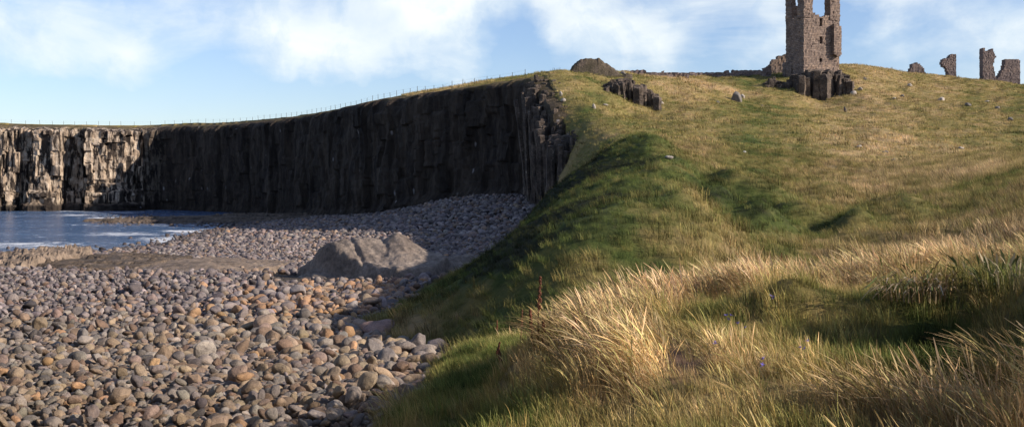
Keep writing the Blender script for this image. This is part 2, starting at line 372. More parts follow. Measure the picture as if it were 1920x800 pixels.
# ------------------------------------------------------------------ setting meshes
nu, nv = 620, 760
U = np.concatenate([np.linspace(-1.6, -.5, 40, endpoint=False), np.linspace(-.5, .56, nu-80), np.linspace(.56, 1.6, 41)[1:]])
Yv = np.exp(np.linspace(math.log(1.0), math.log(620), nv))
UU, YY = np.meshgrid(U, Yv, indexing='ij'); XX = UU*YY
ZZ = land_z(XX, YY)
D = dryness_shade(XX, YY); col = turf_col(D)*.92
soil = np.clip(ball(wp(1268,670,8.7)[0], 8.6, .22, XX, YY, .7)*1.3+.4*fbm(XX*5, YY*5, seed=97)-.1, 0, 1)[..., None]; col = col*(1-soil)+SOIL*soil
# reddish earth bank below the cliff end
e = (gb(1090, 91, XX, YY, 45, .05))[..., None]; col = col*(1-.8*e)+np.array([.10,.06,.045])*.8*e
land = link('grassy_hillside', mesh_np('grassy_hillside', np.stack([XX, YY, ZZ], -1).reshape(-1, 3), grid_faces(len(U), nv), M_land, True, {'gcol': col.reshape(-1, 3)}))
tag(land, 'rolling grassy dune and hill climbing to the castle ruins', kind='structure')
UB = np.linspace(-1.2, .13, 260); YB = np.exp(np.linspace(math.log(6), math.log(300), 300))
UUb, YYb = np.meshgrid(UB, YB, indexing='ij'); XXb = UUb*YYb; ZZb = beach_z(XXb, YYb)
bch = link('shingle_beach', mesh_np('shingle_beach', np.stack([XXb, YYb, ZZb-.08], -1).reshape(-1, 3), grid_faces(260, 300), M_beach))
tag(bch, 'dark shingle bed under the rounded beach stones', kind='structure')
US = np.concatenate([np.linspace(-4, -.62, 30, endpoint=False), np.linspace(-.62, -.15, 260), np.linspace(-.15, 4, 31)[1:]]); YS = np.concatenate([np.exp(np.linspace(math.log(40), math.log(300), 300)), np.exp(np.linspace(math.log(320), math.log(9000), 30))])
UUs, YYs = np.meshgrid(US, YS, indexing='ij'); XXs = UUs*YYs; ZB = beach_z(XXs, YYs)
foam = .36*np.exp(-((ZB+.10)/.10)**2)*(.5+.7*fbm(XXs*.05, YYs*.12, seed=71))
for px, py, Y, rx, rl, a in [(195,408,206,35,.02,.34),(230,438,142,70,.03,.34),(265,414,190,60,.02,.3),(310,445,130,50,.04,.34),(140,402,222,40,.03,.3),(330,434,150,40,.02,.3),(340,432,152,25,.012,.34),(60,462,117,110,.05,.26),(15,474,105,30,.02,.25),(110,396,250,70,.012,.2),(25,456,121,60,.01,.3),(150,421,172,40,.02,.16)]:
    foam = foam + a*gb(px, Y, XXs, YYs, rx, rl)
foam = foam*(YYs < 300)
wave = .10*fbm(XXs*.12, YYs*.35, seed=73, octv=4)*(YYs < 300)
sea = link('sea', mesh_np('sea', np.stack([XXs, YYs, wave], -1).reshape(-1, 3), grid_faces(len(US), len(YS)), M_sea, True, {'foam': foam.ravel()}))
tag(sea, 'choppy blue sea with white foam in the bay', kind='structure')

# cliff ribbon
P, S = resample(CLr, .30); P = smooth(P, 6)
T = np.gradient(P[:, :2], axis=0); T /= np.linalg.norm(T, axis=1)[:, None]; NRM = np.stack([-T[:, 1], T[:, 0]], 1)
rows = 64; n = len(P); tt = np.linspace(0, 1, rows)
ztop = land_z(P[:, 0]-NRM[:, 0]*1.0, P[:, 1]-NRM[:, 1]*1.0, cut=False)
ZT = ztop - 7*(1-sstep(0, 9, S))
zbase = beach_z(P[:, 0], P[:, 1])-1.2; zbase = np.minimum(zbase, ZT-2)
def cellnoise(s, w, seed): return _hash(np.floor(s/w).astype(np.int64), np.zeros(np.shape(s), np.int64), np.zeros(np.shape(s), np.int64), seed)
sj = S + .8*vnoise(S*.35, S*0, seed=81)
Sg, Tg = np.meshgrid(S, tt, indexing='ij')
warp = Sg + .8*vnoise(Sg*.35, Tg*0, seed=81) + .5*vnoise(Sg*.4, Tg*5, seed=82)
leftness = sstep(0, 1, (P[:, 0] < wp(300,0,266)[0]).astype(float)); leftness = np.convolve(np.pad(leftness, 20, mode='edge'), np.ones(41)/41, 'valid')[:n]
LFT = leftness[:, None]
big = _hash(np.floor(warp/5.2).astype(np.int64), np.zeros_like(warp).astype(np.int64), np.zeros_like(warp).astype(np.int64), 3)
med = _hash(np.floor(warp/1.9).astype(np.int64), np.floor(Tg*4.5+big*3).astype(np.int64), np.zeros_like(warp).astype(np.int64), 4)
sml = _hash(np.floor(warp/.9).astype(np.int64), np.floor(Tg*9+med*5).astype(np.int64), np.zeros_like(warp).astype(np.int64), 5)
amp = .8 + .9*LFT
rough = .9*fbm(Sg*.22, Tg*3.2, seed=181, octv=5)*sstep(1., .9, Tg)
off = (big*1.9*(1+1.0*LFT)+med*1.0+sml*.45)*amp*sstep(1., .9, Tg) + .35*fbm(Sg*.8, Tg*12, seed=84) + rough
off = off + 2.4 + 1.0*sstep(.12, .02, Tg)*(1-LFT)                      # talus foot
led = LFT*(1.6*sstep(.27, .25, Tg+.02*vnoise(Sg*.3, Tg*0, seed=85)) + 1.5*sstep(.13, .115, Tg+.015*vnoise(Sg*.4, Tg*0, seed=86))+1.2*sstep(.05, .04, Tg))
off = off + led
endt = sstep(8, 50, Sg); off = off*(.36+.64*endt)
turf = sstep(.935, .97, Tg+.05*(1-endt)+.04*fbm(Sg*.5, Tg*6, seed=87))
off = off*(1-sstep(.955, 1.0, Tg)) + (-1.1)*sstep(.955, 1.0, Tg)
Zg = zbase[:, None] + (ZT-zbase)[:, None]*Tg**.98 - .10*(Tg > .97)
Xg = P[:, 0][:, None]+NRM[:, 0][:, None]*off; Yg = P[:, 1][:, None]+NRM[:, 1][:, None]*off
gc = (np.array([.15,.115,.06])+(1-endt)[..., None]*np.array([.06,.045,.01]))*(.8+.5*fbm(Sg*.6, Tg*9, seed=88)[..., None])
cliff = link('cliff', mesh_np('cliff', np.stack([Xg, Yg, Zg], -1).reshape(-1, 3), grid_faces(n, rows), M_cliff, False,
    {'gcol': gc.reshape(-1, 3), 'turf': (turf*(.15+.85*endt)).ravel(), 'pale': (.04+.96*LFT*np.ones_like(Tg)*sstep(.10, .16, Tg)).ravel()}))
tag(cliff, 'dark columnar sea cliff curving round the bay', kind='structure')

# ------------------------------------------------------------------ stones
import bmesh
def stone_mesh(name, seed, sub, kind, mat):
    bm = bmesh.new(); bmesh.ops.create_icosphere(bm, subdivisions=sub, radius=1)
    V = np.array([v.co[:] for v in bm.verts]); Fc = np.array([[v.index for v in f.verts] for f in bm.faces]); bm.free()
    r = np.random.default_rng(seed)
    nrm = V.copy(); rad = np.ones(len(V))
    ncut = {'round': 4, 'flat': 5, 'long': 5, 'block': 11}[kind]
    for _ in range(ncut):                          # worn facets
        d = r.normal(size=3); d /= np.linalg.norm(d); h = r.uniform(.62, .85) if kind == 'block' else r.uniform(.74, .92)
        dd = nrm@d
        cutr = np.where(dd > .05, h/np.maximum(dd, .05), 9)
        k = 26. if kind == 'block' else 10.
        rad = -np.log(np.exp(-k*rad)+np.exp(-k*np.minimum(cutr, 3)))/k
    V = nrm*rad[:, None]
    V = V + nrm*(.10*fbm(V[:, 0]*1.1+seed, V[:, 1]*1.1, V[:, 2]*1.1, seed=seed, octv=2)+.035*fbm(V[:, 0]*4, V[:, 1]*4, V[:, 2]*4+seed, seed=seed+3, octv=2))[:, None]
    V /= np.abs(V).max(0)[None]
    V *= {'round': (1, .85, .75), 'flat': (1, .8, .42), 'long': (1, .52, .48), 'block': (1, .85, .7)}[kind]
    return mesh_np(name, V*.5, Fc, mat, True)
KINDS = ['round', 'flat', 'long', 'block', 'flat', 'block', 'long', 'block', 'round', 'flat']
STONES_HI = [stone_mesh('stone_%s' % k, 100+i, 4, k, M_boulder) for i, k in enumerate(KINDS)]
STONES_LO = [stone_mesh('pebble_%s' % k, 200+i, 2, k, M_pebble) for i, k in enumerate(KINDS)]
STONES_MD = [stone_mesh('cobble_%s' % k, 100+i, 3, k, M_pebble) for i, k in enumerate(KINDS)]

def protos(meshes):                                # source objects, kept out of the scene
    return [bpy.data.objects.new(m.name, m) for m in meshes]
def scatter(name, objs, pos, rot, scl, idx, tint, label, cat):
    me = bpy.data.meshes.new(name); me.vertices.add(len(pos)); me.vertices.foreach_set('co', np.asarray(pos, np.float32).ravel())
    me.attributes.new('rot', 'FLOAT_VECTOR', 'POINT').data.foreach_set('vector', np.asarray(rot, np.float32).ravel())
    me.attributes.new('scl', 'FLOAT_VECTOR', 'POINT').data.foreach_set('vector', np.asarray(scl, np.float32).ravel())
    me.attributes.new('idx', 'INT', 'POINT').data.foreach_set('value', np.asarray(idx, np.int32))
    me.attributes.new('tint', 'FLOAT_COLOR', 'POINT').data.foreach_set('color', np.concatenate([tint, np.ones((len(tint), 1))], 1).astype(np.float32).ravel())
    o = link(name, me)
    g = bpy.data.node_groups.new(name, 'GeometryNodeTree')
    g.interface.new_socket('Geometry', in_out='INPUT', socket_type='NodeSocketGeometry'); g.interface.new_socket('Geometry', in_out='OUTPUT', socket_type='NodeSocketGeometry')
    gi = g.nodes.new('NodeGroupInput'); go = g.nodes.new('NodeGroupOutput')
    tog = g.nodes.new('GeometryNodeGeometryToInstance')
    for ob in reversed(objs):
        oi = g.nodes.new('GeometryNodeObjectInfo'); oi.inputs['Object'].default_value = ob; g.links.new(oi.outputs['Geometry'], tog.inputs[0])
    mp = g.nodes.new('GeometryNodeMeshToPoints'); g.links.new(gi.outputs[0], mp.inputs[0])
    ip = g.nodes.new('GeometryNodeInstanceOnPoints'); ip.inputs['Pick Instance'].default_value = True
    g.links.new(mp.outputs[0], ip.inputs['Points']); g.links.new(tog.outputs[0], ip.inputs['Instance'])
    def na(nm, dt):
        x = g.nodes.new('GeometryNodeInputNamedAttribute'); x.data_type = dt; x.inputs[0].default_value = nm; return x.outputs[0]
    g.links.new(na('idx', 'INT'), ip.inputs['Instance Index']); g.links.new(na('scl', 'FLOAT_VECTOR'), ip.inputs['Scale'])
    er = g.nodes.new('FunctionNodeEulerToRotation'); g.links.new(na('rot', 'FLOAT_VECTOR'), er.inputs[0]); g.links.new(er.outputs[0], ip.inputs['Rotation'])
    g.links.new(ip.outputs[0], go.inputs[0])
    md = o.modifiers.new('scatter', 'NODES'); md.node_group = g
    return tag(o, label, cat, kind='stuff')

STONECOL = [('grey', (.19,.165,.15)), ('pale grey', (.30,.26,.225)), ('tan', (.31,.235,.165)), ('brown', (.20,.14,.10)), ('orange brown', (.40,.25,.14)), ('dusky pink', (.27,.20,.165)), ('dark grey', (.10,.088,.085))]
def pick_cols(x, y):
    warm = np.clip(sstep(48, 26, y)*sstep(-16, -5, x+ (y-22)*.18), 0, 1)*.75+.25*sstep(30, 16, y)
    warm2 = ball(wp(640,0,45)[0], 44, 4., x, y, 9)      # orange cobbles near the bank
    r = RNG.random(len(x)); r2 = RNG.random(len(x)); out = np.zeros(len(x), int)
    cold = np.searchsorted(np.cumsum([.38, .26, .12, .08, .005, .03]), r2)     # grey mix
    wrm = np.searchsorted(np.cumsum([.12, .24, .42, .11, .03, .05]), r2)
    out = np.where(r < warm, wrm, cold)
    out = np.where((RNG.random(len(x)) < warm2*.75), np.where(r2 < .55, 4, 2), out)
    return np.clip(out, 0, 6)
def clutter(Y0, Y1, step, umin, umax):
    pts = []
    ys = np.arange(Y0, Y1, step)
    for y in ys:
        xs = np.arange(umin*y, umax*y, step); k = len(xs)
        pts.append(np.stack([xs+RNG.uniform(-.45, .45, k)*step, y+RNG.uniform(-.45, .45, k)*step], 1))
    return np.concatenate(pts)
def on_beach(p, margin=.12):
    x, y = p[:, 0], p[:, 1]; zb = beach_z(x, y); zl = land_z(x, y)
    return (zl < zb+margin+.30*fbm(x*1.3, y*1.3, seed=95, octv=3)) & ((y > 22) | (x < -.06*y)), zb
pts = []; 
for Y0, Y1, st, sz in [(10.5, 16, .13, .165), (16, 23, .15, .19), (23, 36, .19, .24), (36, 62, .245, .27), (62, 100, .33, .34), (100, 235, .50, .50)]:
    p = clutter(Y0, Y1, st, -.62, .08 if Y0 < 100 else .06); 
    ok, zb = on_beach(p); p = p[ok]; zb = zb[ok]
    s = .92*sz*np.exp(np.clip(RNG.normal(0, .40, len(p)), -1, .62))
    u = p[:, 0]/p[:, 1]
    s *= np.where(p[:, 1] < 60, .80+.30*sstep(-.45, -.15, u), 1.)
    pts.append(np.concatenate([p, zb[:, None], s[:, None]], 1))
# second, sparse layer of big ones lying on top
p = clutter(11, 62, .72, -.62, .0); ok, zb = on_beach(p, .02); p = p[ok]; zb = zb[ok]; s = .38*sstep(4, 34, p[:, 1])**.4*np.exp(RNG.normal(0, .26, len(p)))*(.75+.35*sstep(-.5, -.15, p[:, 0]/p[:, 1]))
pts.append(np.concatenate([p, zb[:, None]+.12, s[:, None]], 1))
pts = np.concatenate(pts)
# shallow water keeps only scattered stones
zb = pts[:, 2]; keep = (zb > .03) | (RNG.random(len(pts)) < np.clip((zb+.45)*.9, 0, .5)*.4)
keep &= ~((pts[:, 2] < -.35))
pts = pts[keep]
# keep stones off the big rock and shelves
def box_mask(px0, px1, Y0, Y1): 
    u = pts[:, 0]/pts[:, 1]*F+CX
    return (u > px0) & (u < px1) & (pts[:, 1] > Y0) & (pts[:, 1] < Y1)
pts = pts[~(box_mask(508, 845, 53.2, 61) | (box_mask(300, 525, 59, 72)&(RNG.random(len(pts)) < .84)) | box_mask(0, 300, 63, 76))]
ns = len(pts)
kidx = RNG.integers(0, len(KINDS), ns)
ci = pick_cols(pts[:, 0], pts[:, 1])
base = np.array([c for _, c in STONECOL])[ci]*(.84, .815, .80)*np.exp(RNG.normal(0, .16, ns))[:, None]*np.exp(RNG.normal(0, .02, (ns, 3)))
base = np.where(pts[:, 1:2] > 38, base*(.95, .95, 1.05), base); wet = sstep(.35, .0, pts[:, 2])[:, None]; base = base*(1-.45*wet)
rots = np.stack([RNG.normal(0, .5, ns), RNG.normal(0, .5, ns), RNG.uniform(0, 6.28, ns)], 1)
scls = pts[:, 3:4]*np.exp(RNG.normal(0, .10, (ns, 3)))
locs = pts[:, :3].copy(); locs[:, 2] += pts[:, 3]*RNG.uniform(.02, .26, ns)
u = pts[:, 0]/pts[:, 1]; vv = (H-locs[:, 2])/pts[:, 1]*F+HY
inview = (u*F+CX > -5) & (u*F+CX < 1000) & (vv < 812)
app = np.where(inview & (RNG.random(ns) < 1), pts[:, 3]/pts[:, 1], 0)
ind = np.argsort(-app)[:300]; indm = np.zeros(ns, bool); indm[ind] = True
sizes = pts[ind, 3]; q1, q2 = np.quantile(sizes, [.33, .8])
SHN = {'round': ['rounded', 'smooth round', 'well rounded'], 'flat': ['flat', 'slab-like', 'low flat'], 'long': ['long narrow', 'loaf-shaped', 'elongated'], 'block': ['blocky', 'angular', 'squarish']}
cells = {}
for i in sorted(ind.tolist(), key=lambda i: pts[i, 0]/pts[i, 1]):
    ux = u[i]*F+CX; vy = vv[i]
    side = ['at the left frame edge', 'left of the big foreground stones', 'among the foreground stones', 'right of the foreground middle', 'beside the grass edge', 'beneath the shaded bank'][min(5, max(0, int(ux/150)))]
    row = 'in the nearest row' if vy > 765 else 'one row back' if vy > 725 else 'midway up the beach' if vy > 680 else 'farther up the beach'
    sz = 'small' if pts[i, 3] < q1 else 'medium' if pts[i, 3] < q2 else 'large'
    cells.setdefault((STONECOL[ci[i]][0], KINDS[kidx[i]], sz, side, row), []).append(i)
for (cn, kd, sz, side, row), L in cells.items():
    names = SHN[kd]
    for j, i in enumerate(L):
        shape = names[0]; extra = ''
        if len(L) == 2: extra = ['left one of two alike', 'right one of two alike'][j]
        elif len(L) > 2: extra = ['leftmost', 'second from left', 'third from left', 'fourth from left', 'fifth from left', 'sixth from left', 'seventh from left'][min(j, 6)]
        lab = f'{sz} {cn} {shape} boulder {side} {row}' + (', '+extra if extra else '')
        w = lab.split()
        if len(w) > 16: lab = f'{sz} {cn} {shape} boulder {side}, {row.replace("in the ", "").replace("the ", "")}, {extra}'
        o = link('beach_boulder', STONES_HI[kidx[i]], None, locs[i], rots[i], scls[i])
        o.color = (*base[i], 1); tag(o, ' '.join(lab.split()[:16]), 'boulder', 'boulders nearest the camera on the beach')
m1 = (~indm) & (pts[:, 1] < 48); m2 = (~indm) & (pts[:, 1] >= 48)
scatter('beach_stones', protos(STONES_MD), locs[m1], rots[m1], scls[m1], kidx[m1], base[m1], 'rounded grey and tan stones covering the near beach', 'stones')
scatter('far_beach_stones', protos(STONES_LO), locs[m2], rots[m2], scls[m2], kidx[m2], base[m2], 'grey stones covering the far beach below the dark cliff', 'stones')

# ------------------------------------------------------------------ rock bodies on the beach (fitted surfaces with real depth)
def rock_body(name, ctrl, px0, px1, Y0, Y1, mat, label, cat, nz=.12, seed=0, group=None, res=(150, 90), floor=-.6, strata=0, fscale=1., extra=None):
    x0, x1 = wp(px0, 0, (Y0+Y1)/2)[0], wp(px1, 0, (Y0+Y1)/2)[0]
    cx, cy = (x0+x1)/2, (Y0+Y1)/2
    pc = [(wp(*c)[0], c[2], wp(*c)[2]) for c in ctrl]
    t = TPS([((a-cx)/(x1-x0)*2, (b_-cy)/(Y1-Y0)*2*.7, c) for a, b_, c in pc], 1e-4)
    X, Y = np.meshgrid(np.linspace(x0, x1, res[0]), np.linspace(Y0, Y1, res[1]), indexing='ij')
    a, b_ = (X-cx)/(x1-x0)*2, (Y-cy)/(Y1-Y0)*2
    Z = t(a, b_*.7)
    ang = np.arctan2(b_, a); rr = (np.abs(a)**3+np.abs(b_)**3)**(1/3)
    edge = .90+.08*vnoise(np.cos(ang)*3+seed, np.sin(ang)*3, seed=seed)
    zb = beach_z(X, Y)
    Z = Z + nz*fbm(X*.5*fscale, Y*.9*fscale, seed=seed, octv=5, gain=.55) + nz*.5*np.abs(fbm(X*1.7*fscale, Y*1.7*fscale, seed=seed+2, octv=3))
    if extra: Z = Z + extra(X, Y)
    if strata: Z = np.floor(Z/strata)*strata + sstep(.7, 1, (Z/strata)%1)*strata + .04*fbm(X*2, Y*2, seed=seed+4)
    drop = sstep(edge, edge+.10, rr)
    Z = Z*(1-drop) + (zb+floor)*drop
    base = (cx, cy, float(beach_z(np.array([cx]), np.array([cy]))[0]))
    V = np.stack([X-base[0], Y-base[1], Z-base[2]], -1).reshape(-1, 3)
    nx_, ny_ = res; fc = grid_faces(nx_, ny_)
    # underside so it is a closed body
    B = V.copy(); B[:, 2] = floor-.3; V = np.concatenate([V, B]); off_ = nx_*ny_
    ring = [i*ny_ for i in range(nx_)]+[(nx_-1)*ny_+j for j in range(1, ny_)]+[i*ny_+ny_-1 for i in range(nx_-2, -1, -1)]+[j for j in range(ny_-2, 0, -1)]
    side = np.array([[ring[k], ring[k-1], ring[k-1]+off_, ring[k]+off_] for k in range(len(ring))])
    fc = np.concatenate([fc, fc[:, ::-1]+off_, side])
    o = link(name, mesh_np(name, V, fc, mat, True), None, base)
    return tag(o, label, cat, group)
def rock_relief(X, Y):
    def side(a, b_):                                # signed distance left of a plan line
        (x0, y0, _), (x1, y1, _) = wp(*a), wp(*b_); L_ = math.hypot(x1-x0, y1-y0)
        return ((X-x0)*(y1-y0)-(Y-y0)*(x1-x0))/L_
    w1 = side((585,0,59.5), (715,0,55.0)) + .25*fbm(X*.8, Y*.8, seed=13)
    w2 = -side((718,0,59.5), (735,0,54.5)) + .12*fbm(X, Y, seed=14)
    w3 = side((655,0,59), (690,0,55.4)) + .10*fbm(X, Y, seed=16)
    return -1.05*sstep(-.05, .45, w1) + .12*np.exp(-((w1+.15)/.25)**2) - .03*np.exp(-(w2/.10)**2) + .08*sstep(-.1, .3, w2) - .16*np.exp(-(w3/.12)**2) + .10*(1-np.abs(fbm(X*.9+Y*.5, Y*.4, seed=113, octv=3))*2.5)
rock_body('rock_outcrop', [(515,524,55),(600,526,54.3),(700,522,54),(780,512,54),(835,505,55),(515,522,57),(545,497,57.5),(600,468,58.3),(640,452,58.6),(700,447,59),(722,454,58.8),(745,440,59),(762,446,59),(800,474,58.5),(840,484,58),
    (650,490,56.8),(700,510,55.4),(560,514,56.3),(600,508,56.2),(640,505,56),(720,490,56.5),(750,480,57),(780,492,56.5),(760,505,55),(600,500,60.5),(700,485,61),(800,495,61),(520,510,60.5)],
    508, 848, 53.5, 61.5, M_big, 'large smooth grey rock outcrop rising from the shingle', 'rock', .17, 11, extra=rock_relief, res=(240, 140))
rock_body('low_rock', [(790,514,56),(880,506,57),(930,500,58),(800,497,58),(850,486,59),(880,480,60),(930,490,60.5),(830,500,57.5),(900,495,59),(860,494,61.5)], 778, 945, 55.5, 62, M_big, 'low broken rock beside the big outcrop by the bank', 'rock', .22, 15, fscale=1.6)
rock_body('flat_rock', [(290,514,58.5),(400,514,58.5),(520,514,58.5),(300,503,60),(400,501,60),(520,505,60),(300,488,69),(400,486,70),(520,490,70),(420,494,65),(520,497,65),(320,495,65),(300,484,74),(520,487,75)], 285, 540, 57.5, 75, M_shelf, 'flat tan rock slab left of the big outcrop', 'rock', .16, 21, fscale=1.2, floor=-.9)
rock_body('lumpy_rock', [(0,506,62),(60,506,62),(115,506,62),(0,480,67),(30,475,68),(70,473,68),(100,477,68),(118,490,67),(0,484,74),(60,482,74),(50,488,65),(20,490,65),(90,490,65)], -40, 128, 61, 76, M_shelf, 'lumpy tan rock at the water edge on the far left', 'rock', .55, 27, fscale=2.2, strata=.25, floor=-.9)
rock_body('rock_ledge', [(115,506,62),(220,505,62),(310,505,62),(120,495,65),(220,496,65),(320,497,65),(120,482,70),(220,484,70),(300,484,70),(180,490,67),(260,490,67),(120,478,76),(330,480,76)], 112, 345, 61, 79, M_reef, 'stepped brown rock ledge below the water edge', 'rock', .34, 33, strata=.22, fscale=.9, floor=-.9)
rock_body('reef', [(140,426,178),(200,424,175),(300,424,174),(400,424,172),(500,422,172),(600,416,178),(160,413,186),(250,408,186),(330,405,188),(420,402,188),(520,402,188),(600,402,192),(200,418,196),(400,410,198),(300,416,180),(450,414,180)], 132, 640, 171, 200, M_reef, 'dark weedy rock reef reaching into the sea', 'reef', .5, 39, strata=.45, res=(260, 60), fscale=.7, floor=-1.)

# ------------------------------------------------------------------ crags of upright columns
def columns(name, cols, mat, label, cat, base, group=None, seed=0, smooth_=False):
    """cols: (x, y, z_top, radius, z_bottom) relative to base; one continuous irregular mass of columns"""
    V, Fc = [], []; r = np.random.default_rng(seed)
    for (x, y, zt, rad, zb_) in cols:
        k = r.integers(5, 8); a0 = r.uniform(0, 6.28); lv = 9; st = len(V)
        ang = a0+np.arange(k)*6.283/k+r.normal(0, .15, k); rr = rad*r.uniform(.65, 1.25, k)
        lean = r.normal(0, .05, 2)
        for l in range(lv):
            f = l/(lv-1); sc = (1.12-.2*f)*r.uniform(.82, 1.12); 
            for q in range(k): V.append((x+r.normal(0,.05)*rad+lean[0]*f*(zt-zb_)+math.cos(ang[q])*rr[q]*sc, y+lean[1]*f*(zt-zb_)+math.sin(ang[q])*rr[q]*sc, zb_+(zt-zb_)*f+r.normal(0, .16)*rad))
        for l in range(lv-1):
            for q in range(k): a = st+l*k+q; b_ = st+l*k+(q+1)%k; Fc.append((a, b_, b_+k, a+k))
        V.append((x+lean[0]*(zt-zb_), y+lean[1]*(zt-zb_), zt+rad*.25)); t_ = len(V)-1
        for q in range(k): Fc.append((st+(lv-1)*k+q, st+(lv-1)*k+(q+1)%k, t_))
        Fc.append(tuple(st+q for q in range(k))[::-1])
    me = mesh_np(name, V, Fc, mat, smooth_)
    return tag(link(name, me, None, base), label, cat, group)
def crag(name, pxs, Y, depth, tops, spacing, rad, label, cat, seed, drop=0, hang=2.5, mat=None):
    """a band of columns standing out of the slope between two photo columns; tops interpolated in photo rows"""
    r = np.random.default_rng(seed); base = wp(sum(pxs)/2, 0, Y); bx, by = base[0], Y
    bz = float(land_z(np.array([bx]), np.array([by]))[0]); cols = []
    x0, x1 = wp(pxs[0], 0, Y)[0], wp(pxs[1], 0, Y)[0]
    for x in np.arange(x0, x1, spacing):
        for y in np.arange(Y-depth/2, Y+depth/2, spacing):
            xx, yy = x+r.normal(0, .25)*spacing, y+r.normal(0, .25)*spacing
            px = xx/yy*F+CX; py = np.interp(px, [t[0] for t in tops], [t[1] for t in tops])+r.normal(0, 1.5)
            zt = H-(py-HY)/F*yy - abs(yy-Y)*.15+r.normal(0, .2)*rad; zg = float(land_z(np.array([xx]), np.array([yy]))[0])
            if zt < zg-.3: continue
            cols.append((xx-bx, yy-by, zt-bz, rad*r.uniform(.7, 1.2), min(zg, zt)-hang-bz))
    return columns(name, cols, mat or M_crag, label, cat, (bx, by, bz), None, seed)
crag('castle_crag', (1494, 1592), 173.0, 6.5, [(1495,142),(1510,138),(1540,132),(1570,138),(1580,140),(1592,148)], .95, .8, 'dark columnar crag directly under the tall tower', 'crag', 51)
crag('slope_crag', (1138, 1226), 133.0, 6.0, [(1135,160),(1150,152),(1180,152),(1200,160),(1226,178)], .65, .55, 'dark rocky crag jutting from the slope below the mound', 'crag', 52, mat=M_crag)
crag('tower_side_rocks', (1432, 1500), 174, 4, [(1430,158),(1450,148),(1466,158),(1480,150),(1500,156)], .8, .6, 'pale broken rocks left of the tower foot', 'rocks', 53)
_t = np.gradient(CLr[:, :2], axis=0); _t /= np.linalg.norm(_t, axis=1)[:, None]; _n = np.stack([-_t[:, 1], _t[:, 0]], 1)
_r = np.random.default_rng(54); _b = (float(CLr[4, 0]), float(CLr[4, 1]), float(land_z(CLr[4:5, 0], CLr[4:5, 1], False)[0])); _c = []
for q in range(0, 27):
    for o_ in np.arange(-.2, 2.9, .55):
        xx, yy = CLr[q, 0]+_n[q, 0]*o_+_r.normal(0, .25), CLr[q, 1]+_n[q, 1]*o_+_r.normal(0, .25)
        ze = float(land_z(np.array([CLr[q, 0]]), np.array([CLr[q, 1]]), False)[0]); zb_ = float(beach_z(np.array([xx]), np.array([yy]))[0])
        zt = ze-.25-.42*max(0, o_)**1.35*_r.uniform(.5, 1.5)+_r.normal(0, .2)
        if zt > zb_+.3: _c.append((xx-_b[0], yy-_b[1], zt-_b[2], .42*_r.uniform(.6, 1.5), zb_-1-_b[2]))
columns('cliff_end_rocks', _c, M_crag, 'broken dark rock steps where the cliff meets the grass', 'rocks', _b, None, 54)
# mound on the ridge: rounded dark earthwork with stones
r_ = np.random.default_rng(5)
bx, by, bz = wp(1112, 138, 147); Xm, Ym = np.meshgrid(np.linspace(-4.4, 5.2, 110), np.linspace(-3.2, 4, 60), indexing='ij')
pxm = (Xm+bx)/(Ym+by)*F+CX
top = H-(np.interp(pxm, [1066,1072,1078,1086,1100,1115,1122,1130,1140,1150,1165], [142,128,122,116,114,115,112,118,124,131,142])-HY)/F*by
fall = sstep(1.0, .55, np.abs(Ym-.3)/3.4)
Zm = (land_z(Xm+bx, Ym+by)-.6)*(1-fall)+np.maximum(top, land_z(Xm+bx, Ym+by)-.6)*fall + .45*fbm(Xm*1.3, Ym*1.1, seed=91, octv=5, gain=.65)*fall
Vm = np.stack([Xm, Ym, Zm-bz], -1).reshape(-1, 3); Bm = Vm.copy(); Bm[:, 2] = -3.
nx_, ny_ = Xm.shape; fm_ = grid_faces(nx_, ny_); o_ = nx_*ny_
ring = [i*ny_ for i in range(nx_)]+[(nx_-1)*ny_+j for j in range(1, ny_)]+[i*ny_+ny_-1 for i in range(nx_-2, -1, -1)]+[j for j in range(ny_-2, 0, -1)]
fm_ = np.concatenate([fm_, fm_[:, ::-1]+o_, np.array([[ring[k], ring[k-1], ring[k-1]+o_, ring[k]+o_] for k in range(len(ring))])])
M_mound = rock_mat('overgrown_rubble', [(.05,.045,.03), (.085,.07,.05), (.14,.11,.09)], .8, .2)
tag(link('rubble_mound', mesh_np('rubble_mound', np.concatenate([Vm, Bm]), fm_, M_mound), None, (bx, by, bz)), 'dark hump of rubble on the ridge above the cliff end', 'mound')

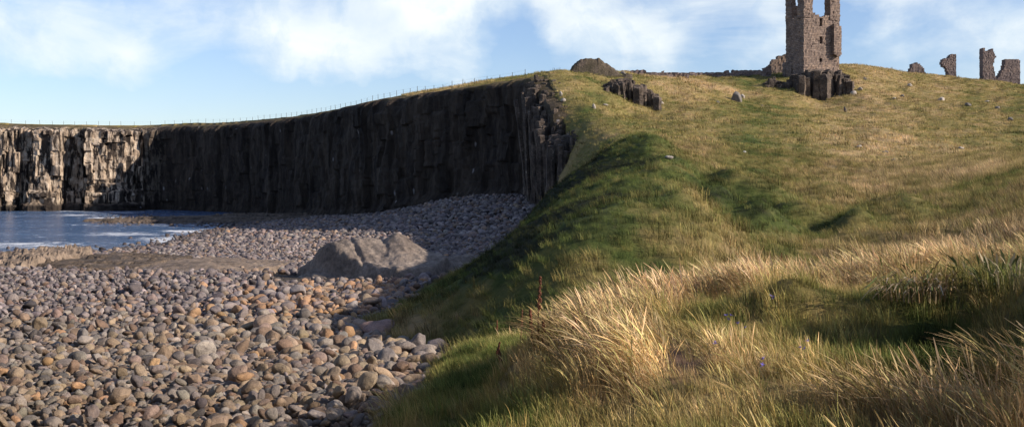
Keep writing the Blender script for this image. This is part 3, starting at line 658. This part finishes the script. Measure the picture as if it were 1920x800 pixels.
# ------------------------------------------------------------------ masonry
def masonry(name, w, h, t, fill, mat, parent=None, loc=(0,0,0), rz=0, cell=.3, seed=0, jit=.05):
    nx, nz = max(2, int(round(w/cell))), max(2, int(round(h/cell))); cx, cz = w/nx, h/nz
    m = np.zeros((nx+2, nz+2), bool)
    for i in range(nx):
        for j in range(nz): m[i+1, j+1] = fill((i+.5)*cx, (j+.5)*cz)
    r = np.random.default_rng(seed); J = r.normal(0, jit, (nx+1, nz+1, 2, 3)); J[..., 1] *= .9
    idx = {}; V = []; Fc = []
    def vid(i, j, s):
        k = (i, j, s)
        if k not in idx:
            idx[k] = len(V); V.append((i*cx+J[i, j, s, 0]*.8, (0 if s == 0 else t)+J[i, j, s, 1], j*cz+J[i, j, s, 2]*.8))
        return idx[k]
    for i in range(nx):
        for j in range(nz):
            if not m[i+1, j+1]: continue
            Fc.append((vid(i,j,0), vid(i+1,j,0), vid(i+1,j+1,0), vid(i,j+1,0))); Fc.append((vid(i,j,1), vid(i,j+1,1), vid(i+1,j+1,1), vid(i+1,j,1)))
            if not m[i, j+1]: Fc.append((vid(i,j,0), vid(i,j+1,0), vid(i,j+1,1), vid(i,j,1)))
            if not m[i+2, j+1]: Fc.append((vid(i+1,j,0), vid(i+1,j,1), vid(i+1,j+1,1), vid(i+1,j+1,0)))
            if not m[i+1, j]: Fc.append((vid(i,j,0), vid(i,j,1), vid(i+1,j,1), vid(i+1,j,0)))
            if not m[i+1, j+2]: Fc.append((vid(i,j+1,0), vid(i+1,j+1,0), vid(i+1,j+1,1), vid(i,j+1,1)))
    return link(name, mesh_np(name, V, Fc, mat, False), parent, loc, (0, 0, rz))
def hole(x, z, x0, x1, z0, z1): return x0 < x < x1 and z0 < z < z1

TY = 179.0; tx, ty, _ = wp(1507, 140, TY); TZ = 21.5; K = F/TY
def zt_(py): return H-(py-HY)/K-TZ            # height above tower base for a photo row
def xf(px): return (px-1507)/70*6.95
tower = tag(empty('ruined_tower', (tx, ty, TZ), math.atan2(.30, .954)), 'tall roofless stone tower with corner turrets on the crag', 'tower')
def front(x, z):
    if z > zt_(27)+.35*vnoise(np.array([x*1.1]), np.array([1.]), seed=3)[0]: return False
    if hole(x, z, xf(1537), xf(1543), zt_(47), zt_(34)) or hole(x, z, xf(1537), xf(1543), zt_(80), zt_(68)): return False
    if hole(x, z, xf(1563), xf(1569), zt_(50), zt_(41)): return False
    if hole(x, z, xf(1539), xf(1542.5), zt_(116), zt_(107)): return False
    return True
masonry('front_wall', 6.95, zt_(20), 1.2, front, M_wall, tower, (0, 0, 0), 0, .28, 1)
def left(x, z):
    if z > zt_(27)+.3*vnoise(np.array([x*1.3]), np.array([5.]), seed=4)[0]: return False
    return not hole(x, z, 2.2, 2.6, zt_(134), zt_(122))
masonry('side_wall', 4.3, zt_(20), 1.1, left, M_wall, tower, (1.13, 1.23, 0), math.pi/2, .28, 2)
masonry('side_wall', 4.3, zt_(20), 1.1, lambda x, z: z < zt_(33)-x*.25+.3*vnoise(np.array([x]), np.array([9.]), seed=6)[0], M_wall, tower, (6.92, 1.23, 0), math.pi/2, .28, 3)
masonry('rear_wall', 6.95, zt_(100), 1.0, lambda x, z: z < zt_(118)+2*abs(x/6.95-.5)+.5*vnoise(np.array([x]), np.array([2.]), seed=7)[0] and not hole(x, z, 3.5, 5, 4, 9), M_wall, tower, (0, 5.6, 0), 0, .3, 4)
def turret(x0, w, y0, d, zb_, zt, seed, ragged=.7, side=0):
    m = []
    def f(x, z):
        lim = (zt-zb_)-ragged*.6*abs(vnoise(np.array([x*1.2+seed]), np.array([3.]), seed=seed)[0])
        if z > lim: return False
        if side and x*side > w*side*0+(0 if side > 0 else 0)+ (w-(.35+.25*vnoise(np.array([z*.9]), np.array([seed*1.]), seed=8)[0])*1.2 if side > 0 else 1e9): return z < (zt-zb_)*.33
        return True
    return masonry('turret', w, zt-zb_, d, f, M_wall, tower, (x0, y0, zb_), 0, .28, seed, .06)
turret(-.06, 1.75, -.10, 1.9, zt_(27)-.5, zt_(-62), 11)                      # front left
turret(6.95-1.85, 1.9, -.10, 1.7, zt_(30)-.5, zt_(-58), 12)                    # front right
turret(-.06, 1.5, 3.75, 1.8, zt_(27)-.5, zt_(-50), 13, side=1)                # rear left
# projecting latrine shaft on the front right
def shaft(x, z): return z < 5.3-.10*x and z > .35*abs(x-.9)
masonry('latrine_shaft', 1.45, 5.6, .8, shaft, M_wall, tower, (xf(1561.2), -.78, zt_(104)), 0, .24, 14, .04)
masonry('plinth', 7.6, 3.6, .5, lambda x, z: z < 3.2+.5*vnoise(np.array([x]), np.array([4.]), seed=12)[0], M_wall, tower, (-.15, -.45, 0), 0, .3, 15, .08)

def ruin(px0, px1, Y, py_top, py_bot, fillpx, t, label, seed, cat='ruined wall', name='ruined_wall', mat=None, rz=0, sink=1.2, cell=.3, jit=.035):
    """one broken wall; fillpx(u 0..1, photo row) tells where stone remains"""
    x, y, z0 = wp(px0, py_bot, Y); x1 = wp(px1, 0, Y)[0]; w = (x1-x); k = F/Y; h = (py_bot-py_top)/k+sink
    f = lambda a, c: fillpx(a/w, py_bot-(c-sink)*k)
    e = tag(masonry(name, w, h, t, f, mat or M_farwall, None, (x, y, z0-sink), rz, cell, seed, jit), label, cat)
    return e
ip = np.interp
ruin(1443, 1480, 190, 92, 152, lambda u_, p: p > ip(u_, [0,.12,.3,.45,.7,1], [124,114,112,106,103,98])+2*vnoise(np.array([u_*9]), np.array([0.]), seed=1)[0] and not (.86 < u_ < .96 and 122 < p < 134), 1.4, 'tall broken wall fragment stepping down left of the tower', 61, mat=M_wall)
def lowwall(a, b_, Y, pts_, label, seed):
    return ruin(a, b_, Y, 120, 150, lambda u_, p: p > ip(u_, [q[0] for q in pts_], [q[1] for q in pts_])+1.6*vnoise(np.array([u_*40]), np.array([seed*1.]), seed=seed)[0], 1.2, label, seed, cell=.35, jit=.08)
lowwall(1290, 1447, 184, [(0,137),(.15,135),(.3,136),(.5,133),(.7,132),(.85,131),(1,125)], 'long low crumbled wall on the skyline left of the tower', 62)
lowwall(1165, 1292, 168, [(0,134),(.2,131),(.35,134),(.5,136),(.6,134),(.8,137),(1,136)], 'low rubble wall along the ridge right of the mound', 63)
ruin(1705, 1736, 226, 112, 148, lambda u_, p: p > ip(u_, [0,.1,.2,.45,.65,.85,.95,1], [134,128,120,118,121,127,134,140])+1*vnoise(np.array([u_*8]), np.array([0.]), seed=2)[0], 1.6, 'low rounded stump of masonry on the skyline right of the tower', 64)
def f3(u_, p):
    l = ip(p, [100,108,112,116,120,124,130,136,142,150], [.62,.45,.08,.0,.0,.12,.38,.40,.48,.50])
    t_ = ip(u_, [0,.3,.45,.6,.75,1], [110,108,109,103,101,102])
    return u_ > l and p > t_
ruin(1766, 1793, 232, 98, 152, f3, 1.4, 'leaning hook-shaped masonry fragment standing alone on the skyline', 65, cell=.22)
def f4(u_, p):
    r2 = ip(p, [90,100,106,108,112,120,126,132,140,150], [.78,.84,1.,.96,.84,.80,.78,.9,1.,1.])
    t_ = ip(u_, [0,.12,.2,.55,.62,.75,.85], [91,90,95,95,91,92,100])
    if u_ > .78: return p > ip(u_, [.78, 1.], [122, 149]) and u_ < r2+.1 or (u_ < r2 and p > t_ and p < 122)
    return u_ < r2 and p > t_
ruin(1843, 1868, 236, 88, 156, f4, 1.8, 'tall narrow wall fragment with two points near the right edge', 66, cell=.22)
def f5(u_, p):
    l = ip(p, [110,120,128,132,140,150,158], [.33,.33,.30,.22,.12,.0,.0]); return u_ > l and p > 111+(2 if u_ > .93 else 0)+.8*vnoise(np.array([u_*9]), np.array([0.]), seed=9)[0]
ruin(1870, 1913, 238, 107, 162, f5, 1.8, 'broad broken wall fragment farthest right on the skyline', 67, cell=.25)

# ------------------------------------------------------------------ fence along the cliff top
inn = P[:, :2]-NRM*2.2
fs = [(q, float(a)) for q, a in enumerate(S) if True]
Lf = []; last = -9
for q in range(len(P)):
    px = inn[q, 0]/inn[q, 1]*F+CX
    if -30 < px < 985 and P[q, 1] > 125:
        if S[q]-last >= 3.0: Lf.append(q); last = S[q]
fx, fy = inn[Lf, 0], inn[Lf, 1]; fz = land_z(fx, fy, cut=False)
fence = tag(empty('cliff_fence', (fx[0], fy[0], fz[0])), 'thin post and wire fence along the cliff top', 'fence')
bm = bmesh.new(); bmesh.ops.create_cone(bm, cap_ends=True, segments=7, radius1=.04, radius2=.035, depth=1.3)
bmesh.ops.translate(bm, verts=bm.verts, vec=(0, 0, .35)); pm = bpy.data.meshes.new('fence_post'); bm.to_mesh(pm); bm.free(); pm.materials.append(M_post)
step_ = max(1, math.ceil(len(Lf)/98))
for k in range(0, len(Lf), step_):
    link('fence_post', pm, fence, (fx[k]-fx[0], fy[k]-fy[0], fz[k]-fz[0]), (random.gauss(0, .04), random.gauss(0, .04), 0), (1, 1, random.uniform(.85, 1.1)))
def tube(pts_, rad, k=5):
    V, Fc = [], []
    pts_ = [Vector(p) for p in pts_]; rad = rad if hasattr(rad, '__len__') else [rad]*len(pts_)
    for i, p in enumerate(pts_):
        d = (pts_[min(i+1, len(pts_)-1)]-pts_[max(i-1, 0)]).normalized(); a = d.orthogonal().normalized(); b_ = d.cross(a)
        for q in range(k): t_ = q*6.283/k; V.append(tuple(p+(a*math.cos(t_)+b_*math.sin(t_))*rad[i]))
    for i in range(len(pts_)-1):
        for q in range(k): Fc.append((i*k+q, i*k+(q+1)%k, (i+1)*k+(q+1)%k, (i+1)*k+q))
    return V, Fc
for hh in (.45, .85):
    V, Fc = tube([(fx[k]-fx[0], fy[k]-fy[0], fz[k]-fz[0]+hh) for k in range(0, len(Lf), step_)], .006, 4)
    link('wire', mesh_np('wire', V, Fc, M_wire), fence)

# ------------------------------------------------------------------ loose rocks on the hill
HR = [(1382,190,1.9,'block','grey','pointed grey rock alone in the middle of the slope',1.7),(1392,184,1.0,'block','pale','pale upright face beside the pointed grey rock',1.2),
 (1585,212,.9,'long','stand','narrow upright stone casting a shadow below the crag',1),(1600,178,1.2,'round','pale','rounded pale rock right of the crag',1),(1612,170,1.,'block','pale','pale block above the rounded rock right of the crag',1),
 (1596,166,1.3,'block','grey','grey block touching the right side of the crag',1),(1621,150,.9,'block','grey','grey rock high on the slope right of the tower',1),(1705,163,1.1,'block','pale','pale rock below the stump of masonry',1),
 (1676,188,.8,'flat','pale','flat pale rock in the upper right slope',1),(1692,182,.8,'block','grey','small grey rock above the flat pale rock',1),(1765,190,1.2,'block','pale','pale block below the hook-shaped fragment',1),(1815,200,1.,'block','grey','dark-sided rock at mid slope on the right',1),
 (1850,192,.9,'flat','pale','flat pale rock below the narrow wall fragment',1),(1870,205,.9,'round','grey','round grey rock near the right edge slope',1),(1240,196,.7,'round','pale','small pale rock right of the slope crag',1),
 (1052,182,.8,'long','pale','pale stone on the grass just right of the dark cliff edge',1),(1056,192,.7,'round','pale','small pale stone below another beside the cliff edge',1),(1135,200,.7,'flat','pale','flat pale stone on the grass left of the slope crag',1),
 (1114,205,.8,'long','pale','narrow pale stone standing on the grass near the cliff edge',1),(1140,135,.9,'block','pale','pale stone at the right foot of the mound',1),(1155,132,.8,'block','grey','grey stone at the end of the rubble wall',1),
 (1168,141,1.1,'block','grey','dark rubble stone below the rubble wall',1),(1178,145,.9,'flat','pale','flat stone just above the slope crag',1),(1396,287,.35,'round','white','tiny white stone on the near dune top',1),(1255,300,.4,'flat','pale','flat pale stone on the dune shoulder',1),
 (1610,278,.7,'flat','pale','flat grey-white stone in mid hillside grass',1),(1660,288,.7,'flat','grey','low grey stone right of mid hillside',1),(1678,306,.7,'block','grey','dark low stone near the dry streak',1),(1780,347,.6,'flat','pink','flat pinkish stone on the right near the dry tuft',1),
 (1802,279,.6,'flat','pale','flat pale stone high on the right hillside',1),(1895,226,.8,'round','grey','round stone at the right edge hillside',1),(1346,194,.6,'round','grey','small dark stone lower left of the pointed rock',1),(1430,200,.6,'flat','grey','flat grey stone between the pointed rock and the crag',1)]
pal = {'grey': (.15,.135,.12), 'pale': (.34,.30,.26), 'white': (.65,.62,.56), 'pink': (.30,.20,.18), 'stand': (.10,.085,.08)}
def ray_ground(px, py):
    ys = np.exp(np.linspace(math.log(5), math.log(300), 900)); xs = (px-CX)/F*ys; zs = H-(py-HY)/F*ys
    g = land_z(xs, ys); k = np.argmax(g > zs)
    return xs[k], ys[k], g[k]
for q, (px, py, sz, kd, cn, lab, zs) in enumerate(HR):
    x, y, z = ray_ground(px, py); me = STONES_HI[[i for i, k_ in enumerate(KINDS) if k_ == kd][q % 2]]
    rot = (0, 1.35, .4) if kd == 'long' else (random.gauss(0, .2), random.gauss(0, .2), random.uniform(0, 6))
    o = link('hillside_rock', me, None, (x, y, z+sz*.15), rot, (sz*(1.6 if cn == 'stand' else 1.), sz, sz*zs)); o.color = (*pal[cn], 1)
    tag(o, lab, 'rock', 'loose rocks on the grassy hill')

# ------------------------------------------------------------------ grass
def tuft(name, nb, h, hs, w, spread, lean, seed, mat, seedhead=False, droop=.5, cols=None, curl=1.):
    r = np.random.default_rng(seed); V, Fc, cc = [], [], []
    for b_ in range(nb):
        a = r.uniform(0, 6.283); rd = spread*math.sqrt(r.random()); x0, y0 = math.cos(a)*rd, math.sin(a)*rd
        L = h*r.uniform(1-hs, 1+hs); ww = w*r.uniform(.7, 1.3)
        d = np.array([math.cos(a)*.35*r.random()+lean[0]+r.normal(0, .16), math.sin(a)*.35*r.random()+lean[1]+r.normal(0, .16)])
        fa = r.uniform(0, 3.14); wx, wy = math.cos(fa)*ww/2, math.sin(fa)*ww/2
        seg = 5; st = len(V); c = np.array(cols[r.integers(len(cols))])*math.exp(r.normal(0, .18))
        for s in range(seg+1):
            f = s/seg; px_, py_ = x0+d[0]*L*f**(1+curl), y0+d[1]*L*f**(1+curl); pz = L*(f-droop*.35*f**3*(abs(d[0])+abs(d[1])))
            k = (1-f)**.7
            if seedhead and s in (seg-1, seg): k = 2.0 if s == seg-1 else .5
            V += [(px_-wx*k, py_-wy*k, pz-.03), (px_+wx*k, py_+wy*k, pz-.03)]
            sh = c*(.75+.35*f); cc += [sh, sh]
        for s in range(seg): k = st+s*2; Fc.append((k, k+1, k+3, k+2))
    return mesh_np(name, V, np.array(Fc), mat, True, {'bcol': np.array(cc)})
NEUT = [(1,1,1),(1.25,1.15,1.0),(.75,.8,.7),(1.1,1.0,.8),(.9,1.05,.75)]
tall = protos([tuft('straw_tuft', 50, .31, .35, .0045, .12, (-.40, -.02), 300+i, M_grass, True, .7, NEUT) for i in range(7)])
short = protos([tuft('turf_tuft', 60, .15, .45, .006, .13, (-.15, 0), 320+i, M_grass, False, .6, NEUT) for i in range(6)])
midt = protos([tuft('dune_tuft', 46, .24, .5, .012, .24, (-.28, 0), 340+i, M_grass, False, .8, NEUT) for i in range(6)])
fart = protos([tuft('hill_tuft', 30, .26, .5, .04, .5, (-.25, 0), 360+i, M_grass, False, .8, NEUT) for i in range(6)])
def grass(name, objs, Y0, Y1, step, dens, colf, scale, label, umin=-.25, umax=.62):
    p = clutter(Y0, Y1, step, umin, umax); x, y = p[:, 0], p[:, 1]
    d = dryness_shade(x, y)
    zl = land_z(x, y); zb = beach_z(x, y); bay = inside(x, y)
    bays = np.zeros(len(x), bool)
    if bay.any(): bays[bay] = dist_cl(x[bay], y[bay]) > .3
    soilm = ball(wp(1268,670,8.7)[0], 8.3, .24, x, y, .95) + .35*fbm(x*5, y*5, seed=97) - .45*(RNG.random(len(x)) < (.35 if Y0 > 3 and name == 'green_turf' else .03))
    edge_n = np.where((y < 45) & (x < .1*y), .22*np.clip(fbm(x*2, y*2, seed=98)*2+.1, 0, 1), 0); z_on = np.where(zl > zb-.05, zl, zb)
    ok = ((zl > zb-.05-edge_n) | (x > .12*y)) & (y > 2) & ~bays & (RNG.random(len(x)) < dens(x, y, d)) & (soilm < .45)
    x, y, z, d = x[ok], y[ok], z_on[ok], d[ok]; k = len(x)
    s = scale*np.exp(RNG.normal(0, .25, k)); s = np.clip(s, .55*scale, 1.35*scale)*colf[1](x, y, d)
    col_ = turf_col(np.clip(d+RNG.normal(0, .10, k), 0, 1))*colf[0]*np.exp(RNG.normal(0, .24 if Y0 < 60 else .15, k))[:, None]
    if Y0 > 15:
        wd = RNG.random(k) < .08; col_[wd] *= .45; s[wd] *= 1.5
    rot = np.stack([RNG.normal(0, .12, k), RNG.normal(0, .12, k), RNG.normal(0, .55, k)], 1)
    return scatter(name, objs, np.stack([x, y, z], 1), rot, np.stack([s, s, s*RNG.uniform(.8, 1.2, k)], 1), RNG.integers(0, len(objs), k), col_, label, 'grass')
def in_px(x, y, a, b_): u_ = x/y*F+CX; return sstep(a-40, a, u_)*sstep(b_+40, b_, u_)
grass('dry_grass', tall, 3.5, 19, .16, lambda x, y, d: np.clip((d-.50)*2.5, 0, 1), (1.25, lambda x, y, d: .62+.5*sstep(.5, .9, d)), 1., 'tall straw-coloured grass bending left across the near dune')
grass('green_turf', short, 3.5, 24, .11, lambda x, y, d: np.clip(1.15-d*.7, 0, 1), (1.5, lambda x, y, d: .8+.5*fbm(x*1.5, y*1.5, seed=77)), 1., 'short green turf between the dry grass of the near dune')
grass('dune_grass', midt, 18, 92, .32, lambda x, y, d: .9+0*d, (1.2, lambda x, y, d: .55+.75*d), .9, 'mixed green and dry grass on the shaded dune')
grass('hill_grass', fart, 88, 245, .62, lambda x, y, d: .85+0*d, (1.4, lambda x, y, d: .6+.6*d), .85, 'olive rough grass covering the castle hill', umin=-.1, umax=.62)

# a few tussocks one can tell apart
STR = [(.36,.25,.12),(.45,.32,.17),(.28,.2,.09),(.2,.17,.06)]; DEAD = [(.42,.32,.2),(.3,.2,.1),(.12,.08,.04),(.1,.13,.04)]
def tussock(px, py, args, label, seed, cols, lift=0):
    x, y, z = ray_ground(px, py)
    e = tag(link('grass_tussock', tuft('grass_tussock', args[0], args[1], args[2], args[3], args[4], args[5], seed, M_grass1, True, args[6], cols), None, (x, y, z)), label, 'grass tussock', 'tussocks standing out of the near grass')
tussock(1900, 735, (170, .42, .4, .005, .22, (-.5, .05), .9), 'tall straw tussock bowing left at the right edge', 401, STR)
tussock(1715, 560, (200, .34, .4, .009, .34, (-.35, -.45), 1.6), 'tangled dead tussock overhanging the dark hollow', 402, DEAD)
tussock(1180, 660, (190, .27, .4, .007, .24, (-.3, -.1), .9), 'fanned pale green tussock left of the bare soil', 403, [(.25,.25,.12),(.36,.3,.16),(.4,.36,.22)])
tussock(1040, 650, (170, .33, .3, .006, .22, (-.62, 0), .9), 'bowed golden tussock beside the dead dock stalks', 404, STR)
tussock(1880, 545, (170, .3, .45, .012, .4, (-.2, -.25), 1.4), 'dark leafy tussock on the mound at the right edge', 405, [(.07,.08,.03),(.3,.25,.16),(.04,.05,.02),(.1,.12,.04)])
tussock(1630, 790, (120, .42, .4, .006, .25, (-.5, 0), .9), 'loose straw tussock low in front of the dark hollow', 406, STR)

# dead dock stalks
def dock(px, py, h, lean, label, seed):
    r = random.Random(seed); x, y, z = ray_ground(px, py); e = tag(empty('dock_stalk', (x, y, z)), label, 'plant', 'dead dock stalks by the near bank')
    pts_ = [(lean*h*(t*.25)**1.+r.gauss(0, .006), r.gauss(0, .006), h*t*.25) for t in range(5)]
    V, Fc = tube(pts_, [.009, .008, .007, .005, .003], 5); link('stem', mesh_np('stem', V, Fc, M_stem), e)
    V, Fc = [], []
    for _ in range(120):
        t = r.uniform(.55, 1.05); a = r.uniform(0, 6.28); rr = r.uniform(.003, .028)*(1.3-t); c = Vector((lean*h*t+math.cos(a)*rr, math.sin(a)*rr, h*t)); s = r.uniform(.006, .012); k = len(V)
        for dv in ((s,0,0),(0,s,0),(0,0,s),(-s,0,0),(0,-s,0),(0,0,-s)): V.append(tuple(c+Vector(dv)))
        for f in ((0,1,2),(1,3,2),(3,4,2),(4,0,2),(1,0,5),(3,1,5),(4,3,5),(0,4,5)): Fc.append(tuple(k+i for i in f))
    link('seed_head', mesh_np('seed_head', V, Fc, M_seed, False), e)
for a in [(1008,650,.62,.04,'tallest dark dock stalk at the edge of the shadow',1),(998,660,.36,-.05,'short dock stalk just left of the tallest one',2),(1018,655,.28,.02,'short dock stalk just right of the tallest one',3),(976,648,.52,.05,'reddish dock stalk left of the tallest one',4),
          (1062,656,.26,.35,'dock stalk leaning right in the golden grass',5),(925,690,.34,.25,'crooked dock stalk lowest on the near bank',6),(940,700,.26,-.1,'thin bare stalk right of the crooked one',7),(932,640,.42,.0,'faint brown stalk at the left of the dock group',8),
          (1462,512,.5,.1,'dark red dock stalk in the grass crest',9),(1478,510,.42,-.1,'dark red dock stalk right of another on the grass crest',10),(1507,512,.35,.1,'small dark stalk rightmost on the grass crest',11)]: dock(*a)
# violet flowers
pet = []
for k in range(5):
    a = k*1.2566; pet.append([(0,0,0),(math.cos(a-.4)*.015,math.sin(a-.4)*.015,.012),(math.cos(a)*.028,math.sin(a)*.028,.018),(math.cos(a+.4)*.015,math.sin(a+.4)*.015,.012)])
V = [v_ for p_ in pet for v_ in p_]; pme = mesh_np('petals', V, [tuple(range(4*k, 4*k+4)) for k in range(5)], M_petal, False)
V, Fc = tube([(0,0,0),(.01,0,.12),(.03,0,.25)], [.003,.0025,.002], 4); sme = mesh_np('stem', V, Fc, M_green_stem)
FL = [(1270,540,'violet flower in the grass crest before the dark bank'),(1240,548,'violet flower left of another before the dark bank'),(1210,556,'lowest violet flower before the dark bank'),(1285,535,'rightmost violet flower before the dark bank'),(1440,592,'violet flower in the golden grass band'),
      (1362,640,'violet flower in the open turf'),(1380,655,'violet flower right of another in the open turf'),(1335,690,'violet flower right of the bare soil'),(1420,735,'violet flower in the low right turf'),(1505,700,'violet flower left of the dark hollow'),(1180,560,'violet flower farthest left on the crest')]
for px, py, lab in FL:
    x, y, z = ray_ground(px, py); e = tag(empty('wild_flower', (x, y, z)), lab, 'flower', 'violet flowers scattered in the near grass')
    s = random.uniform(.65, .9); link('stem', sme, e, None, None, (s, s, s))
    for q in range(3): link('petals', pme, e, (.03*s+random.gauss(0, .02), random.gauss(0, .02), .25*s+random.gauss(0, .02)), (random.gauss(0, .5), random.gauss(0, .5), random.uniform(0, 6)), (s, s, s))

# ------------------------------------------------------------------ light, sky, camera
EL = math.radians(25); az = math.atan2(-.30, .954)
sd = Vector((math.cos(az)*math.cos(EL), math.sin(az)*math.cos(EL), math.sin(EL)))
L = bpy.data.lights.new('sun', 'SUN'); L.energy = 5.0; L.angle = math.radians(.5); L.color = (1., .88, .74)
lo = bpy.data.objects.new('sun', L); C.objects.link(lo); lo.rotation_euler = sd.to_track_quat('Z', 'Y').to_euler(); lo.location = (60, -20, 60)
w = bpy.data.worlds.new('World'); bpy.context.scene.world = w; w.use_nodes = True; nt = w.node_tree; nt.nodes.clear()
out = N(nt, 'ShaderNodeOutputWorld'); bg = N(nt, 'ShaderNodeBackground'); nt.links.new(bg.outputs[0], out.inputs[0])
SKY = .096
bg.inputs[1].default_value = SKY
sky = N(nt, 'ShaderNodeTexSky', sky_type='NISHITA'); sky.sun_disc = False; sky.sun_elevation = EL; sky.sun_rotation = math.atan2(sd.x, sd.y)
sky.air_density = 1.; sky.dust_density = .35; sky.ozone_density = 2.
tc = N(nt, 'ShaderNodeTexCoord').outputs['Generated']
mp = N(nt, 'ShaderNodeMapping'); mp.inputs['Scale'].default_value = (1, 1, 1.8); nt.links.new(tc, mp.inputs[0])
warpn = N(nt, 'ShaderNodeTexNoise'); warpn.inputs['Scale'].default_value = 9; warpn.inputs['Detail'].default_value = 6; nt.links.new(tc, warpn.inputs['Vector'])
def vm(op, a, b_):
    n_ = N(nt, 'ShaderNodeVectorMath', operation=op)
    for i, q in enumerate((a, b_)):
        if isinstance(q, bpy.types.NodeSocket): nt.links.new(q, n_.inputs[i])
        else: n_.inputs[i].default_value = q
    return n_.outputs[0]
def mt(op, a, b_, clamp=False):
    n_ = N(nt, 'ShaderNodeMath', operation=op); n_.use_clamp = clamp
    for i, q in enumerate((a, b_)):
        if isinstance(q, bpy.types.NodeSocket): nt.links.new(q, n_.inputs[i])
        else: n_.inputs[i].default_value = q
    return n_.outputs[0]
wv = vm('MULTIPLY', vm('SUBTRACT', warpn.outputs['Color'], (.5, .5, .5)), (.17, .17, .11)); dirw = vm('ADD', tc, wv)
nz_ = noise(nt, 5.5, 9, .58, mp.outputs[0], .5)
total = mt('MULTIPLY', mt('SUBTRACT', nz_, .475), 2.1)
CLOUD = [(640,90,130,50,.75),(860,50,70,75,.75),(30,30,110,80,.5),(215,85,40,25,.4),(980,-10,140,45,.55),(1110,60,90,50,.5),(1290,50,120,60,.42),(1440,60,50,70,.42),(1370,90,40,40,-.3),(1190,110,50,25,-.25),(1000,60,40,40,-.2),(1660,80,60,40,.4),(1830,60,110,70,.5),(480,70,70,50,.35),(1080,-80,500,70,.4),(300,185,330,26,-.45),(700,160,250,14,-.2),(960,70,50,40,-.25),(1780,90,50,50,-.3),(620,205,300,25,.12)]
for px, py, rx, ry, a in CLOUD:
    d0 = Vector(((px-CX)/F, 1, (HY-py)/F)).normalized()
    dv = vm('DIVIDE', vm('SUBTRACT', dirw, tuple(d0)), (rx/F*1.25, .35, ry/F*1.25))
    ln = N(nt, 'ShaderNodeVectorMath', operation='LENGTH'); nt.links.new(dv, ln.inputs[0])
    q = mt('MULTIPLY', ln.outputs['Value'], ln.outputs['Value']); g_ = mt('EXPONENT', mt('MULTIPLY', q, -1.), 0.)
    total = mt('ADD', total, mt('MULTIPLY', g_, a))
cm = ramp(nt, total, [(.04, (.04,)*3), (.28, (.32,)*3), (.5, (.64,)*3), (.95, (1,)*3)])
skyc = mix(nt, sky.outputs[0], (.90, .94, 1.14), 1., 'MULTIPLY')
cs = ramp(nt, noise(nt, 11, 6, .6, dirw, .3), [(.35, (.44/SKY, .54/SKY, .64/SKY)), (.55, (.66/SKY, .70/SKY, .70/SKY))])
c = mix(nt, skyc, cs, cm)
nt.links.new(c, bg.inputs[0])

cam = bpy.data.cameras.new('camera'); co = bpy.data.objects.new('camera', cam); C.objects.link(co)
co.location = (0, 0, H); co.rotation_euler = (math.pi/2, 0, 0); cam.sensor_width = 36; cam.lens = 36*F/1920; cam.shift_y = -(400-HY)/1920
cam.clip_start = .1; cam.clip_end = 20000
sc = bpy.context.scene; sc.camera = co
sc.view_settings.view_transform = 'Standard'; sc.view_settings.look = 'None'; sc.view_settings.gamma = 1; sc.view_settings.use_curve_mapping = False; sc.view_settings.exposure = .6
sc.render.engine = 'CYCLES'; sc.cycles.max_bounces = 5; sc.cycles.use_denoising = True
print('stones', ns, 'things', len([o for o in C.objects if not o.parent]))
